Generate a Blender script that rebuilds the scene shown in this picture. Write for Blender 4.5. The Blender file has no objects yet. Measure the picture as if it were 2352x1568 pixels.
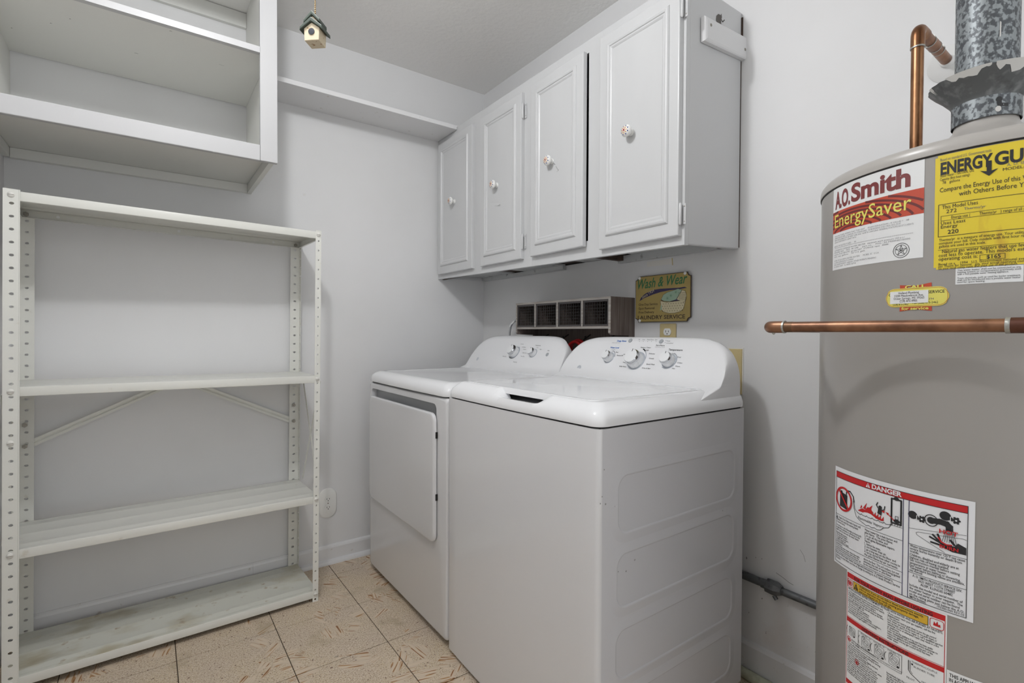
import bpy, bmesh, math, random
from mathutils import Vector, Matrix
random.seed(7)
C = bpy.context.scene.collection
PI = math.pi
H = 1.09                       # camera height
SX, SY = 2352, 1568
FPX = 1158.0
# ------------------------------------------------------------------ camera
yaw, pit, rol = math.radians(54.13), math.radians(-.944), math.radians(.225)
v_ = Vector((math.cos(yaw)*math.cos(pit), math.sin(yaw)*math.cos(pit), math.sin(pit)))
r_ = Vector((math.sin(yaw), -math.cos(yaw), 0)); u_ = r_.cross(v_)
rc = math.cos(rol)*r_ + math.sin(rol)*u_; uc = -math.sin(rol)*r_ + math.cos(rol)*u_
cam = bpy.data.cameras.new('camera'); co = bpy.data.objects.new('camera', cam); C.objects.link(co)
cam.sensor_width = 36; cam.lens = 36*FPX/SX; cam.clip_start = .02
co.matrix_world = Matrix(((rc.x, uc.x, -v_.x, 0), (rc.y, uc.y, -v_.y, 0), (rc.z, uc.z, -v_.z, H), (0, 0, 0, 1)))
bpy.context.scene.camera = co
# ------------------------------------------------------------------ world, lamp, exposure
W = bpy.data.worlds.new('world'); bpy.context.scene.world = W; W.use_nodes = True
W.node_tree.nodes['Background'].inputs[0].default_value = (.95, .975, 1, 1)
W.node_tree.nodes['Background'].inputs[1].default_value = 1.42
L = bpy.data.lights.new('ceiling_bulb', 'POINT'); L.energy = 25.5; L.shadow_soft_size = .05; L.color = (.97, .98, 1)
lo = bpy.data.objects.new('ceiling_bulb', L); lo.location = (.12, 1.02, 2.33); C.objects.link(lo)
vs = bpy.context.scene.view_settings
vs.view_transform = 'Standard'; vs.look = 'None'; vs.gamma = 1; vs.use_curve_mapping = False; vs.exposure = 0.0
bpy.context.scene.cycles.max_bounces = 10; bpy.context.scene.cycles.diffuse_bounces = 6

# a pixel of the survey turned into a point on a real plane (axis, value)
def at(px, py, ax, val):
    d = v_ + rc*((px-SX/2)/FPX) - uc*((py-SY/2)/FPX)
    o = Vector((0, 0, H)); i = 'xyz'.index(ax)
    return o + d*((val-o[i])/d[i])
def atplane(px, py, p0, n):
    d = v_ + rc*((px-SX/2)/FPX) - uc*((py-SY/2)/FPX)
    o = Vector((0, 0, H)); return o + d*((p0-o).dot(n)/d.dot(n))

# ------------------------------------------------------------------ materials
def mat(name, col, rough=.5, metal=0, spec=.5, bump=None, var=None, coat=0, stains=None):
    """bump=(scale,strength,dist)  var=(scale,col2,lo,hi[,stretch])  stains=(scale,col,lo,hi)"""
    m = bpy.data.materials.new(name); m.use_nodes = True; nt = m.node_tree; N = nt.nodes; K = nt.links
    b = N['Principled BSDF']; b.inputs['Base Color'].default_value = (*col, 1); b.inputs['Roughness'].default_value = rough
    b.inputs['Metallic'].default_value = metal; b.inputs['Specular IOR Level'].default_value = spec
    b.inputs['Coat Weight'].default_value = coat
    tc = N.new('ShaderNodeTexCoord').outputs['Object']
    cur = None
    def layer(spec_, cur, detail=4):
        sc, c2, lo_, hi_ = spec_[:4]
        mp = N.new('ShaderNodeMapping'); K.new(tc, mp.inputs[0])
        mp.inputs['Scale'].default_value = spec_[4] if len(spec_) > 4 else (1, 1, 1)
        n = N.new('ShaderNodeTexNoise'); n.inputs['Scale'].default_value = sc; n.inputs['Detail'].default_value = detail
        K.new(mp.outputs[0], n.inputs['Vector'])
        mr = N.new('ShaderNodeMapRange'); mr.inputs[1].default_value = lo_; mr.inputs[2].default_value = hi_
        K.new(n.outputs[0], mr.inputs[0])
        mx = N.new('ShaderNodeMix'); mx.data_type = 'RGBA'
        K.new(mr.outputs[0], mx.inputs[0]); mx.inputs[7].default_value = (*c2, 1)
        if cur is None: mx.inputs[6].default_value = (*col, 1)
        else: K.new(cur, mx.inputs[6])
        return mx.outputs[2]
    if var: cur = layer(var, cur)
    if stains:
        for s in (stains if isinstance(stains, list) else [stains]): cur = layer(s, cur, 6)
    if cur is not None: K.new(cur, b.inputs['Base Color'])
    if bump:
        n = N.new('ShaderNodeTexNoise'); n.inputs['Scale'].default_value = bump[0]; n.inputs['Detail'].default_value = 3
        K.new(tc, n.inputs['Vector'])
        bp = N.new('ShaderNodeBump'); bp.inputs['Strength'].default_value = bump[1]; bp.inputs['Distance'].default_value = bump[2]
        K.new(n.outputs[0], bp.inputs['Height']); K.new(bp.outputs[0], b.inputs['Normal'])
    return m
M = {}
M['wall'] = mat('wall_paint', (.68, .68, .68), .45, spec=.3, bump=(160, .12, .001), var=(1.5, (.73, .73, .735), .35, .65), stains=[(9, (.60, .585, .56), .74, .80), (45, (.50, .48, .45), .79, .82)])
M['wall_low'] = mat('wall_paint_worn', (.70, .70, .70), .5, spec=.3, bump=(120, .15, .001), var=(1.5, (.72, .72, .725), .35, .65), stains=[(7, (.64, .60, .58), .50, .75), (60, (.25, .23, .21), .71, .74)])
M['ceil'] = mat('ceiling_texture', (.82, .81, .79), .33, spec=.5, bump=(48, .30, .006))
M['trim'] = mat('trim_paint', (.70, .70, .705), .35, bump=(60, .1, .001), stains=[(40, (.50, .46, .42), .68, .76)])
M['wood_white'] = mat('painted_wood', (.47, .47, .475), .35, spec=.4, bump=(90, .12, .0008), stains=[(60, (.42, .38, .33), .775, .80)])
M['wood_cream'] = mat('painted_wood_inside', (.70, .70, .67), .45, spec=.3, bump=(60, .15, .001), stains=[(40, (.30, .27, .23), .79, .81)])
M['cab'] = mat('cabinet_paint', (.58, .585, .59), .33, spec=.4, bump=(70, .1, .0006), var=(6, (.565, .57, .575), .4, .6, (1, 1, .3)), stains=(50, (.62, .60, .57), .74, .80))
M['cab_side'] = mat('cabinet_side_paint', (.58, .585, .59), .35, spec=.4, bump=(50, .1, .001))
M['raw'] = mat('raw_brown_wood', (.085, .055, .04), .8, var=(30, (.035, .025, .02), .3, .7, (1, .1, 1)))
M['under'] = mat('grey_underside', (.48, .49, .49), .6, stains=[(20, (.20, .19, .18), .60, .68)])
M['dark'] = mat('dark_gap', (.012, .011, .010), .9)
M['steel'] = mat('cream_shelf_enamel', (.70, .70, .655), .32, spec=.5, bump=(30, .05, .0008), stains=(30, (.55, .52, .44), .66, .80))
M['steel_dirty'] = mat('stained_shelf_enamel', (.66, .665, .60), .35, bump=(30, .05, .0008), var=(7, (.47, .43, .31), .50, .72, (1, 1.6, 1)), stains=[(5, (.30, .25, .15), .60, .82, (1, 2.5, 1)), (26, (.30, .20, .10), .64, .78)])
M['screw'] = mat('screw_cream', (.70, .69, .65), .35)
M['bolt'] = mat('bolt_metal', (.35, .33, .29), .4, metal=.8)
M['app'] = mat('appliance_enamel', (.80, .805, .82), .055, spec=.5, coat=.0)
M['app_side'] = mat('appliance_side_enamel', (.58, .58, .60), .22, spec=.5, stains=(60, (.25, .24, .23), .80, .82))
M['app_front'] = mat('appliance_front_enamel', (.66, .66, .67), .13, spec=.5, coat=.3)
M['grey_pl'] = mat('grey_plastic', (.38, .40, .42), .35)
M['recess'] = mat('recess_grey', (.40, .41, .42), .3)
M['lgrey'] = mat('light_grey_print', (.42, .45, .50), .4)
M['chrome'] = mat('chrome', (.62, .63, .65), .06, metal=1)
M['knobw'] = mat('knob_white', (.82, .83, .84), .2)
M['ink'] = mat('black_ink', (.02, .02, .022), .5)
M['inkg'] = mat('grey_ink', (.16, .16, .16), .55)
M['inkl'] = mat('faint_grey_ink', (.33, .33, .34), .55)
M['blue'] = mat('blue_ink', (.03, .17, .55), .5)
M['red'] = mat('red_ink', (.50, .012, .015), .45)
M['white'] = mat('white_label', (.76, .77, .77), .4)
M['label_w'] = mat('danger_label', (.74, .75, .77), .4)
M['maroon'] = mat('maroon_ink', (.19, .035, .035), .45)
M['orange'] = mat('orange_red_ink', (.50, .065, .030), .45)
M['swirl'] = mat('dark_red_swirl', (.14, .022, .022), .45)
M['yel'] = mat('yellow_label', (.72, .56, .035), .5, stains=[(22, (.52, .30, .03), .60, .72, (1, 1, .25))])
M['lyel'] = mat('light_yellow_label', (.72, .66, .13), .5)
M['amber'] = mat('amber_label', (.62, .38, .03), .5)
M['navy'] = mat('navy_ink', (.03, .03, .10), .5)
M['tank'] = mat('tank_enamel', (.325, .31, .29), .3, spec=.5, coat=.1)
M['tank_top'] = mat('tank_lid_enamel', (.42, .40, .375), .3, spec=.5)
M['copper'] = mat('copper', (.33, .17, .085), .33, metal=.85, var=(45, (.19, .085, .04), .42, .62, (1, 1, .4)), bump=(200, .1, .0005))
M['copper2'] = mat('copper_brown', (.31, .155, .085), .35, metal=.6, var=(30, (.17, .08, .045), .40, .66))
M['copper_dk'] = mat('tarnished_copper', (.16, .085, .045), .4, metal=.6)
M['brownc'] = mat('brown_coupling', (.10, .035, .02), .4, metal=.4)
M['solder'] = mat('solder', (.40, .40, .37), .4, metal=.6, bump=(300, .4, .002))
M['esc'] = mat('white_escutcheon', (.74, .74, .73), .35)
M['oldwood'] = mat('weathered_wood', (.17, .14, .125), .75, var=(30, (.095, .07, .06), .35, .65, (8, 8, .25)))
M['oldwood_f'] = mat('weathered_wood_front', (.33, .31, .285), .7, var=(50, (.21, .18, .16), .4, .7, (1, .2, 3)))
M['black_fr'] = mat('black_wire', (.018, .018, .018), .5)
M['mesh_fr'] = mat('dark_frame', (.05, .045, .045), .5)
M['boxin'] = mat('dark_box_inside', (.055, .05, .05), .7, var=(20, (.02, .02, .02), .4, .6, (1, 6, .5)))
M['redhose'] = mat('red_rubber', (.42, .012, .014), .35)
M['greyhose'] = mat('grey_hose', (.34, .35, .36), .4)
M['sign'] = mat('sign_ochre', (.40, .30, .095), .6, var=(12, (.36, .27, .09), .4, .6))
M['signe'] = mat('sign_edge', (.05, .03, .02), .6)
M['green'] = mat('sign_green', (.035, .16, .065), .6)
M['purple'] = mat('sign_purple', (.04, .03, .09), .6)
M['sage'] = mat('sign_sage', (.30, .42, .31), .6)
M['cream'] = mat('sign_cream', (.58, .52, .34), .6)
M['almond'] = mat('almond_plastic', (.56, .46, .24), .4)
M['plug_w'] = mat('outlet_white', (.78, .78, .76), .35)
M['conduit'] = mat('grey_conduit', (.13, .135, .14), .45, metal=.4, stains=(60, (.05, .05, .05), .55, .7))
M['greenpipe'] = mat('pale_green_pipe', (.50, .52, .40), .5, stains=(25, (.34, .33, .24), .5, .7))
M['bird_body'] = mat('birdhouse_cream', (.62, .53, .38), .6, stains=[(90, (.28, .15, .06), .60, .68)])
M['bird_roof'] = mat('birdhouse_green', (.045, .062, .048), .45)
M['bird_edge'] = mat('birdhouse_roof_glint', (.09, .10, .085), .35)
M['bird_hole'] = mat('birdhouse_hole', (.02, .024, .035), .5)
M['brass'] = mat('brass_chain', (.50, .33, .16), .35, metal=1)
M['kn_red'] = mat('knob_red', (.35, .03, .04), .3)
M['kn_or'] = mat('knob_orange', (.62, .28, .04), .3)
M['kn_bl'] = mat('knob_blue', (.015, .035, .20), .3)
M['scuff'] = mat('dark_scuff', (.28, .28, .28), .7)
M['patch'] = mat('wall_patch', (.73, .71, .67), .6)
M['grime'] = mat('peeled_grey', (.12, .11, .10), .8)

def galvanized():
    m = bpy.data.materials.new('galvanized_steel'); m.use_nodes = True; N = m.node_tree.nodes; K = m.node_tree.links; b = N['Principled BSDF']
    tc = N.new('ShaderNodeTexCoord'); n = N.new('ShaderNodeTexNoise'); n.inputs['Scale'].default_value = 150; n.inputs['Detail'].default_value = 2.2
    mp = N.new('ShaderNodeMapping'); mp.inputs['Scale'].default_value = (1, 1, .8); K.new(tc.outputs['Object'], mp.inputs[0])
    K.new(mp.outputs[0], n.inputs['Vector'])
    v = N.new('ShaderNodeTexVoronoi'); v.inputs['Scale'].default_value = 120; K.new(mp.outputs[0], v.inputs['Vector'])
    ad = N.new('ShaderNodeMath'); ad.operation = 'MULTIPLY_ADD'; K.new(v.outputs['Color'], ad.inputs[0]); ad.inputs[1].default_value = .10; K.new(n.outputs[0], ad.inputs[2])
    cr = N.new('ShaderNodeValToRGB'); e = cr.color_ramp.elements
    e[0].position = .44; e[0].color = (.085, .092, .10, 1); e[1].position = .64; e[1].color = (.28, .305, .315, 1)
    x = e.new(.53); x.color = (.13, .14, .15, 1); x = e.new(.57); x.color = (.25, .275, .285, 1)
    K.new(ad.outputs[0], cr.inputs[0]); K.new(cr.outputs[0], b.inputs['Base Color'])
    b.inputs['Metallic'].default_value = .45; b.inputs['Roughness'].default_value = .47
    return m
M['galv'] = galvanized()
M['galv2'] = mat('dull_galvanized', (.13, .135, .135), .5, metal=.5, var=(60, (.22, .225, .225), .5, .68), stains=(25, (.06, .06, .06), .55, .7))
M['flake'] = mat('flaking_white_paint', (.62, .61, .58), .6)

def tile_mat():
    m = bpy.data.materials.new('speckled_vinyl_tile'); m.use_nodes = True; N = m.node_tree.nodes; K = m.node_tree.links; b = N['Principled BSDF']
    b.inputs['Roughness'].default_value = .42; b.inputs['Specular IOR Level'].default_value = .4
    geo = N.new('ShaderNodeNewGeometry').outputs['Position']
    def noise(sc, det=3, vec=None):
        n = N.new('ShaderNodeTexNoise'); n.inputs['Scale'].default_value = sc; n.inputs['Detail'].default_value = det
        K.new(vec or geo, n.inputs['Vector']); return n.outputs[0]
    def rng(x, a, c, o0=0, o1=1):
        r = N.new('ShaderNodeMapRange'); r.inputs[1].default_value = a; r.inputs[2].default_value = c; r.inputs[3].default_value = o0; r.inputs[4].default_value = o1
        K.new(x, r.inputs[0]); return r.outputs[0]
    def mix(f, a, c):
        x = N.new('ShaderNodeMix'); x.data_type = 'RGBA'; K.new(f, x.inputs[0])
        for i, q in ((6, a), (7, c)):
            if isinstance(q, tuple): x.inputs[i].default_value = (*q, 1)
            else: K.new(q, x.inputs[i])
        return x.outputs[2]
    def mul(a, c):
        x = N.new('ShaderNodeMath'); x.operation = 'MULTIPLY'; K.new(a, x.inputs[0]); K.new(c, x.inputs[1]); return x.outputs[0]
    base = mix(rng(noise(5), .35, .65), (.56, .46, .36), (.60, .49, .335))
    base = mix(rng(noise(190, 2), .50, .56), base, (.66, .57, .46))
    base = mix(rng(noise(230, 2), .555, .61), base, (.36, .26, .18))
    base = mix(rng(noise(95, 2), .67, .70), base, (.16, .09, .06))
    # straw-like chip clusters, each patch with its own grain direction
    def chips(scale, off, thr, base):
        mp = N.new('ShaderNodeMapping'); mp.inputs['Location'].default_value = (off, off*.7, 0); K.new(geo, mp.inputs[0])
        # wobble the patch outlines
        v = N.new('ShaderNodeTexVoronoi'); v.inputs['Scale'].default_value = scale; v.voronoi_dimensions = '2D'; K.new(mp.outputs[0], v.inputs['Vector'])
        sp = N.new('ShaderNodeSeparateColor'); K.new(v.outputs['Color'], sp.inputs[0])
        vr = N.new('ShaderNodeVectorRotate'); vr.rotation_type = 'Z_AXIS'; K.new(mp.outputs[0], vr.inputs['Vector'])
        K.new(rng(sp.outputs[0], 0, 1, 0, 6.28), vr.inputs['Angle'])
        m2 = N.new('ShaderNodeMapping'); m2.inputs['Scale'].default_value = (8, 150, 1); K.new(vr.outputs[0], m2.inputs[0])
        st = noise(1, 1.5, m2.outputs[0])
        m3 = N.new('ShaderNodeMapping'); m3.inputs['Scale'].default_value = (10, 26, 1); K.new(vr.outputs[0], m3.inputs[0])
        lim = mul(rng(sp.outputs[1], thr, thr+.02), rng(noise(1, 1, m3.outputs[0]), .47, .50))
        o = mix(mul(lim, rng(v.outputs['Distance'], .62, .5)), base, mix(rng(st, .40, .52), (.66, .55, .42), (.60, .50, .39)))
        lim2 = mul(lim, rng(v.outputs['Distance'], .56, .48))
        o = mix(mul(lim2, rng(st, .555, .57)), o, (.42, .24, .11))
        o = mix(mul(lim2, rng(st, .63, .65)), o, (.24, .105, .04))
        return o
    base = chips(9.5, 3.3, .66, base); base = chips(13, 9.1, .80, base)
    base = mix(rng(noise(7, 5), .60, .78), base, (.34, .27, .17))
    base = mix(rng(noise(11, 9), .70, .76), base, (.09, .07, .05))
    K.new(base, b.inputs['Base Color'])
    bp = N.new('ShaderNodeBump'); bp.inputs['Strength'].default_value = .15; bp.inputs['Distance'].default_value = .001
    K.new(noise(90), bp.inputs['Height']); K.new(bp.outputs[0], b.inputs['Normal'])
    return m
M['tile'] = tile_mat()
M['joint'] = mat('tile_joint_dirt', (.075, .055, .035), .9)

# ------------------------------------------------------------------ mesh helpers
class MB:
    def __init__(s): s.v = []; s.f = []; s.m = []; s.mats = []; s.smooth = []
    def mi(s, m):
        m = M[m]
        if m not in s.mats: s.mats.append(m)
        return s.mats.index(m)
    def add(s, vs, fs, m, smooth=False):
        k = len(s.v); i = s.mi(m)
        s.v += [tuple(x) for x in vs]
        for f in fs: s.f.append([k+a for a in f]); s.m.append(i); s.smooth.append(smooth)
        return s
    def box(s, x0, x1, y0, y1, z0, z1, m):
        V = [(x, y, z) for x in (x0, x1) for y in (y0, y1) for z in (z0, z1)]
        return s.add(V, [(0, 1, 3, 2), (4, 6, 7, 5), (0, 4, 5, 1), (2, 3, 7, 6), (0, 2, 6, 4), (1, 5, 7, 3)], m)
    def hexa(s, V, m):   # 8 verts: same order as box
        return s.add(V, [(0, 1, 3, 2), (4, 6, 7, 5), (0, 4, 5, 1), (2, 3, 7, 6), (0, 2, 6, 4), (1, 5, 7, 3)], m)
    def rings(s, R, m, close=True, cap0=False, cap1=False, smooth=True):
        n = len(R[0]); V = [p for r in R for p in r]; F = []
        for i in range(len(R)-1):
            for j in range(n if close else n-1):
                k = (j+1) % n; F.append((i*n+j, i*n+k, (i+1)*n+k, (i+1)*n+j))
        if cap0: F.append(tuple(range(n-1, -1, -1)))
        if cap1: F.append(tuple((len(R)-1)*n+j for j in range(n)))
        return s.add(V, F, m, smooth)
    def tube(s, path, r, m, n=16, caps=True):
        P = [Vector(p) for p in path]; R = []; up = None
        rr = r if isinstance(r, (list, tuple)) else [r]*len(P)
        for i, p in enumerate(P):
            t = (P[min(i+1, len(P)-1)]-P[max(i-1, 0)]).normalized()
            if up is None:
                up = Vector((0, 0, 1)) if abs(t.z) < .9 else Vector((1, 0, 0))
            a = t.cross(up).normalized(); up = a.cross(t).normalized()
            R.append([p + (a*math.cos(2*PI*j/n) + up*math.sin(2*PI*j/n))*rr[i] for j in range(n)])
        return s.rings(R, m, cap0=caps, cap1=caps)
    def lathe(s, o, axis, prof, m, n=32, cap0=True, cap1=True, ref=None, smooth=True):
        o = Vector(o); a = Vector(axis).normalized()
        e = Vector(ref) if ref else (Vector((0, 0, 1)) if abs(a.z) < .9 else Vector((1, 0, 0)))
        e = (e-a*e.dot(a)).normalized(); g = a.cross(e)
        R = [[o + a*h + (e*math.cos(2*PI*j/n)+g*math.sin(2*PI*j/n))*r for j in range(n)] for r, h in prof]
        return s.rings(R, m, cap0=cap0, cap1=cap1, smooth=smooth)
    def build(s, name, parent=None, bevel=0, seg=2, solid=0, angle=35, smooth=None, recalc=True):
        me = bpy.data.meshes.new(name); me.from_pydata(s.v, [], s.f); me.polygons.foreach_set('material_index', s.m)
        for m in s.mats: me.materials.append(m)
        if recalc:
            bm = bmesh.new(); bm.from_mesh(me); bmesh.ops.recalc_face_normals(bm, faces=bm.faces); bm.to_mesh(me); bm.free()
        me.polygons.foreach_set('use_smooth', s.smooth if smooth is None else [smooth]*len(me.polygons))
        if any(s.smooth) or smooth: me.set_sharp_from_angle(angle=math.radians(angle))
        me.update()
        o = bpy.data.objects.new(name, me); C.objects.link(o)
        if solid:
            q = o.modifiers.new('solid', 'SOLIDIFY'); q.thickness = solid; q.offset = 0
        if bevel:
            q = o.modifiers.new('bevel', 'BEVEL'); q.width = bevel; q.segments = seg; q.limit_method = 'ANGLE'; q.angle_limit = math.radians(40)
        if parent: set_parent(o, parent)
        return o
def set_parent(o, p):
    o.parent = p
    o.matrix_parent_inverse = world_of(p).inverted()
def world_of(p):
    m = p.matrix_basis.copy()
    return (world_of(p.parent) @ p.matrix_parent_inverse @ m) if p.parent else m
def tag(o, label, cat, group=None):
    o['label'] = label; o['category'] = cat
    if group: o['group'] = group
    return o
def thing(name, loc, label, cat, group=None):
    o = bpy.data.objects.new(name, None); o.location = loc; o.empty_display_size = .05; C.objects.link(o)
    return tag(o, label, cat, group)
def struct(o): o['kind'] = 'structure'; return o

def rrect(a0, a1, b0, b1, r, nc=6, ne=1):
    """rounded rectangle, counter-clockwise in (a,b); ne points along each straight edge"""
    P = []
    cs = [(a1-r, b1-r, 0), (a0+r, b1-r, 90), (a0+r, b0+r, 180), (a1-r, b0+r, 270)]
    for i, (ca, cb, d0) in enumerate(cs):
        for j in range(nc+1):
            t = math.radians(d0+90*j/nc); P.append((ca+r*math.cos(t), cb+r*math.sin(t)))
        na, nb, nd = cs[(i+1) % 4]; t = math.radians(nd); q = (na+r*math.cos(t), nb+r*math.sin(t)); p = P[-1]
        for j in range(1, ne): P.append((p[0]+(q[0]-p[0])*j/ne, p[1]+(q[1]-p[1])*j/ne))
    return P

# ------------------------------------------------------------------ flat print on real surfaces
_tc = {}
def glyphs(s, bold=0, shear=0):
    k = (s, bold, shear)
    if k in _tc: return _tc[k]
    cu = bpy.data.curves.new('t', 'FONT'); cu.body = s; cu.size = 1; cu.resolution_u = 5 if bold >= .03 else 2; cu.offset = bold; cu.shear = shear; cu.fill_mode = 'FRONT'
    ob = bpy.data.objects.new('t', cu); me = bpy.data.meshes.new_from_object(ob)
    V = [(v.co.x, v.co.y) for v in me.vertices]; F = [tuple(p.vertices) for p in me.polygons]
    bpy.data.objects.remove(ob); bpy.data.curves.remove(cu); bpy.data.meshes.remove(me)
    _tc[k] = (V, F); return _tc[k]
class Print(MB):
    def __init__(s, fn, step=None): super().__init__(); s.fn = fn; s.step = step; s.dl = .00022
    def P(s, u, v, l): return s.fn(u, v, l*s.dl)
    def poly(s, pts, m, l=1):
        s.add([s.P(u, v, l) for u, v in pts], [tuple(range(len(pts)))], m); return s
    def rect(s, u0, v0, u1, v1, m, l=1):
        n = max(1, math.ceil((u1-u0)/s.step)) if s.step else 1
        V = []; F = []
        for i in range(n+1):
            u = u0+(u1-u0)*i/n; V += [s.P(u, v0, l), s.P(u, v1, l)]
        for i in range(n): F.append((2*i, 2*i+2, 2*i+3, 2*i+1))
        s.add(V, F, m); return s
    def line(s, pts, w, m, l=2, closed=False):
        q = list(pts)+([pts[0]] if closed else [])
        for (a, b), (c, d) in zip(q, q[1:]):
            n = max(1, math.ceil(math.hypot(c-a, d-b)/s.step)) if s.step else 1
            le = math.hypot(c-a, d-b) or 1e-9; nx, ny = -(d-b)/le*w/2, (c-a)/le*w/2
            ex, ey = (c-a)/le*w/2, (d-b)/le*w/2
            a2, b2, c2, d2 = a-ex*.6, b-ey*.6, c+ex*.6, d+ey*.6
            V = []; F = []
            for i in range(n+1):
                x = a2+(c2-a2)*i/n; y = b2+(d2-b2)*i/n; V += [s.P(x-nx, y-ny, l), s.P(x+nx, y+ny, l)]
            for i in range(n): F.append((2*i, 2*i+2, 2*i+3, 2*i+1))
            s.add(V, F, m)
        return s
    def frame(s, u0, v0, u1, v1, w, m, l=2): return s.line([(u0, v0), (u1, v0), (u1, v1), (u0, v1)], w, m, l, True)
    def disc(s, u, v, r, m, l=2, ry=None, n=18, rot=0):
        ry = ry or r; c, d = math.cos(rot), math.sin(rot)
        return s.poly([(u+r*math.cos(2*PI*i/n)*c-ry*math.sin(2*PI*i/n)*d, v+r*math.cos(2*PI*i/n)*d+ry*math.sin(2*PI*i/n)*c) for i in range(n)], m, l)
    def ring(s, u, v, r, w, m, l=2, ry=None, n=24, a0=0, a1=360):
        ry = ry or r; st = [math.radians(a0+(a1-a0)*i/n) for i in range(n+1)]
        return s.line([(u+r*math.cos(t), v+ry*math.sin(t)) for t in st], w, m, l)
    def text(s, t, u, v, size, m, l=3, al='L', sx=1, bold=0, shear=0, width=None, rot=0):
        V, F = glyphs(t, bold, shear)
        if not V: return s
        x0 = min(p[0] for p in V); x1 = max(p[0] for p in V)
        if width: sx = width/((x1-x0)*size)
        o = {'L': x0, 'C': (x0+x1)/2, 'R': x1}[al]; c, d = math.cos(rot), math.sin(rot)
        W_ = []
        for x, y in V:
            a, b = (x-o)*size*sx, y*size; W_.append(s.P(u+a*c-b*d, v+a*d+b*c, l))
        s.add(W_, F, m); return s
    def done(s, name, parent): return s.build(name, parent, recalc=False)
def planar(o, U, V):
    o, U, V = Vector(o), Vector(U).normalized(), Vector(V).normalized(); N_ = U.cross(V)
    return lambda u, v, w: o+U*u+V*v+N_*w

XB, YA, XL, ZC = 1.556, 2.43, -.395, 2.44
# ================================================================== STRUCTURE
fl = struct(MB().box(XL-.1, XB+.1, -1.6, YA+.1, -.06, -.002, 'joint').build('floor'))
T = .3048; gx0, gy0 = .681-T*4, 1.9885-T*12
q = MB()
tile_mesh = None
for i in range(-1, 9):
    for j in range(0, 15):
        x0, x1 = gx0+T*i, gx0+T*(i+1); y0, y1 = gy0+T*j, gy0+T*(j+1)
        x0, x1, y0, y1 = max(x0, XL), min(x1, XB), max(y0, -1.6), min(y1, YA)
        if x1-x0 < .01 or y1-y0 < .01: continue
        g = .0014; w, d = (x1-x0)/2-g, (y1-y0)/2-g
        full = abs(x1-x0-T) < 1e-4 and abs(y1-y0-T) < 1e-4
        if full and tile_mesh: o = bpy.data.objects.new('tile', tile_mesh); C.objects.link(o)
        else:
            R = [[(-w, -d, -.003), (w, -d, -.003), (w, d, -.003), (-w, d, -.003)], [(-w, -d, -.0006), (w, -d, -.0006), (w, d, -.0006), (-w, d, -.0006)],
                 [(-w+.001, -d+.001, 0), (w-.001, -d+.001, 0), (w-.001, d-.001, 0), (-w+.001, d-.001, 0)]]
            o = MB().rings(R, 'tile', cap1=True, smooth=False).build('tile')
            if full: tile_mesh = o.data
        o.location = ((x0+x1)/2, (y0+y1)/2, random.uniform(-.0003, .0003)); set_parent(o, fl)
struct(MB().box(XL-.1, XB+.1, -1.6, YA+.1, ZC, ZC+.06, 'ceil').build('ceiling'))
struct(MB().box(XL-.1, XB+.1, YA, YA+.1, 0, ZC, 'wall').build('wall_back'))
wr = struct(MB().box(XB, XB+.1, -1.6, YA, .10, ZC, 'wall').box(XB-.0004, XB, -.1, .82, .10, .318, 'wall_low').build('wall_right'))
struct(MB().box(XL-.1, XL, -.9, YA, 0, ZC, 'wall').build('wall_left'))
# baseboards
def extr(prof, a, b, axis, m):
    """profile (d,z) swept along axis x at wall y=YA or along y at wall x=XB"""
    q = MB(); R = []
    for t in (a, b):
        R.append([((t, YA-d, z) if axis == 'x' else (XB-d, t, z)) for d, z in prof])
    q.rings(R, m, cap0=True, cap1=True, smooth=False); return q
bb = [(0, 0), (.012, 0), (.012, .072), (.009, .080), (.004, .086), (0, .086)]
o = struct(extr(bb, XL, .365, 'x', 'trim').build('baseboard_back')); 
struct(extr(bb, .3655, XB-.0, 'x', 'trim').build('baseboard_back'))
shoe = [(.012, 0), (.030, 0), (.029, .008), (.024, .016), (.012, .020)]
struct(extr(shoe, .56, XB, 'x', 'trim').build('trim_1'))
bb2 = [(0, 0), (.012, 0), (.012, .098), (.007, .108), (0, .112)]
struct(extr(bb2, -1.6, YA-.012, 'y', 'trim').build('baseboard_right'))
pp = MB().tube([(XB-.028, .1-1.5, .016), (XB-.028, 1.2, .016)], .0155, 'greenpipe', 14)
tag(pp.build('floor_pipe'), 'pale green pipe lying on the floor along the right baseboard', 'pipe')
# vertical corner bead seen above the cabinet
struct(MB().box(XB-.012, XB, YA-.003, YA, 2.08, ZC, 'wall').build('trim_2'))
# wall patches and scuffs on the right wall
def WP(): return Print(planar((XB, 0, 0), (0, -1, 0), (0, 0, 1)))
def wpt(px, py): p = at(px, py, 'x', XB); return (-p.y, p.z)
WP().poly([wpt(1486, 613), wpt(1546, 606), wpt(1545, 593), wpt(1486, 601)], 'patch', 1).done('paint_patch', wr)
WP().line([wpt(1544, 593), wpt(1545, 608)], .004, 'almond', 2).done('paint_patch', wr)
WP().line([wpt(1838, 1262), wpt(1846, 1275), wpt(1850, 1290)], .0012, 'scuff', 1).done('scuff_mark', wr)
WP().line([wpt(1783, 1315), wpt(1797, 1325), wpt(1812, 1337), wpt(1822, 1343)], .0018, 'scuff', 1).done('scuff_mark', wr)
for a, b, c in [(1715, 1281, 4), (1736, 1280, 2), (1750, 1283, 2), (1747, 1412, 4), (1763, 1386, 3), (1757, 1384, 3), (1822, 1436, 4), (1854, 1484, 4), (1770, 1446, 3), (1720, 1406, 2), (1713, 1479, 5), (1758, 1444, 3)]:
    u, v = wpt(a, b); wp = WP(); wp.disc(u, v, c*.0006, 'scuff', 1, ry=c*.0011, n=7); wp.done('scuff_mark', wr)


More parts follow.
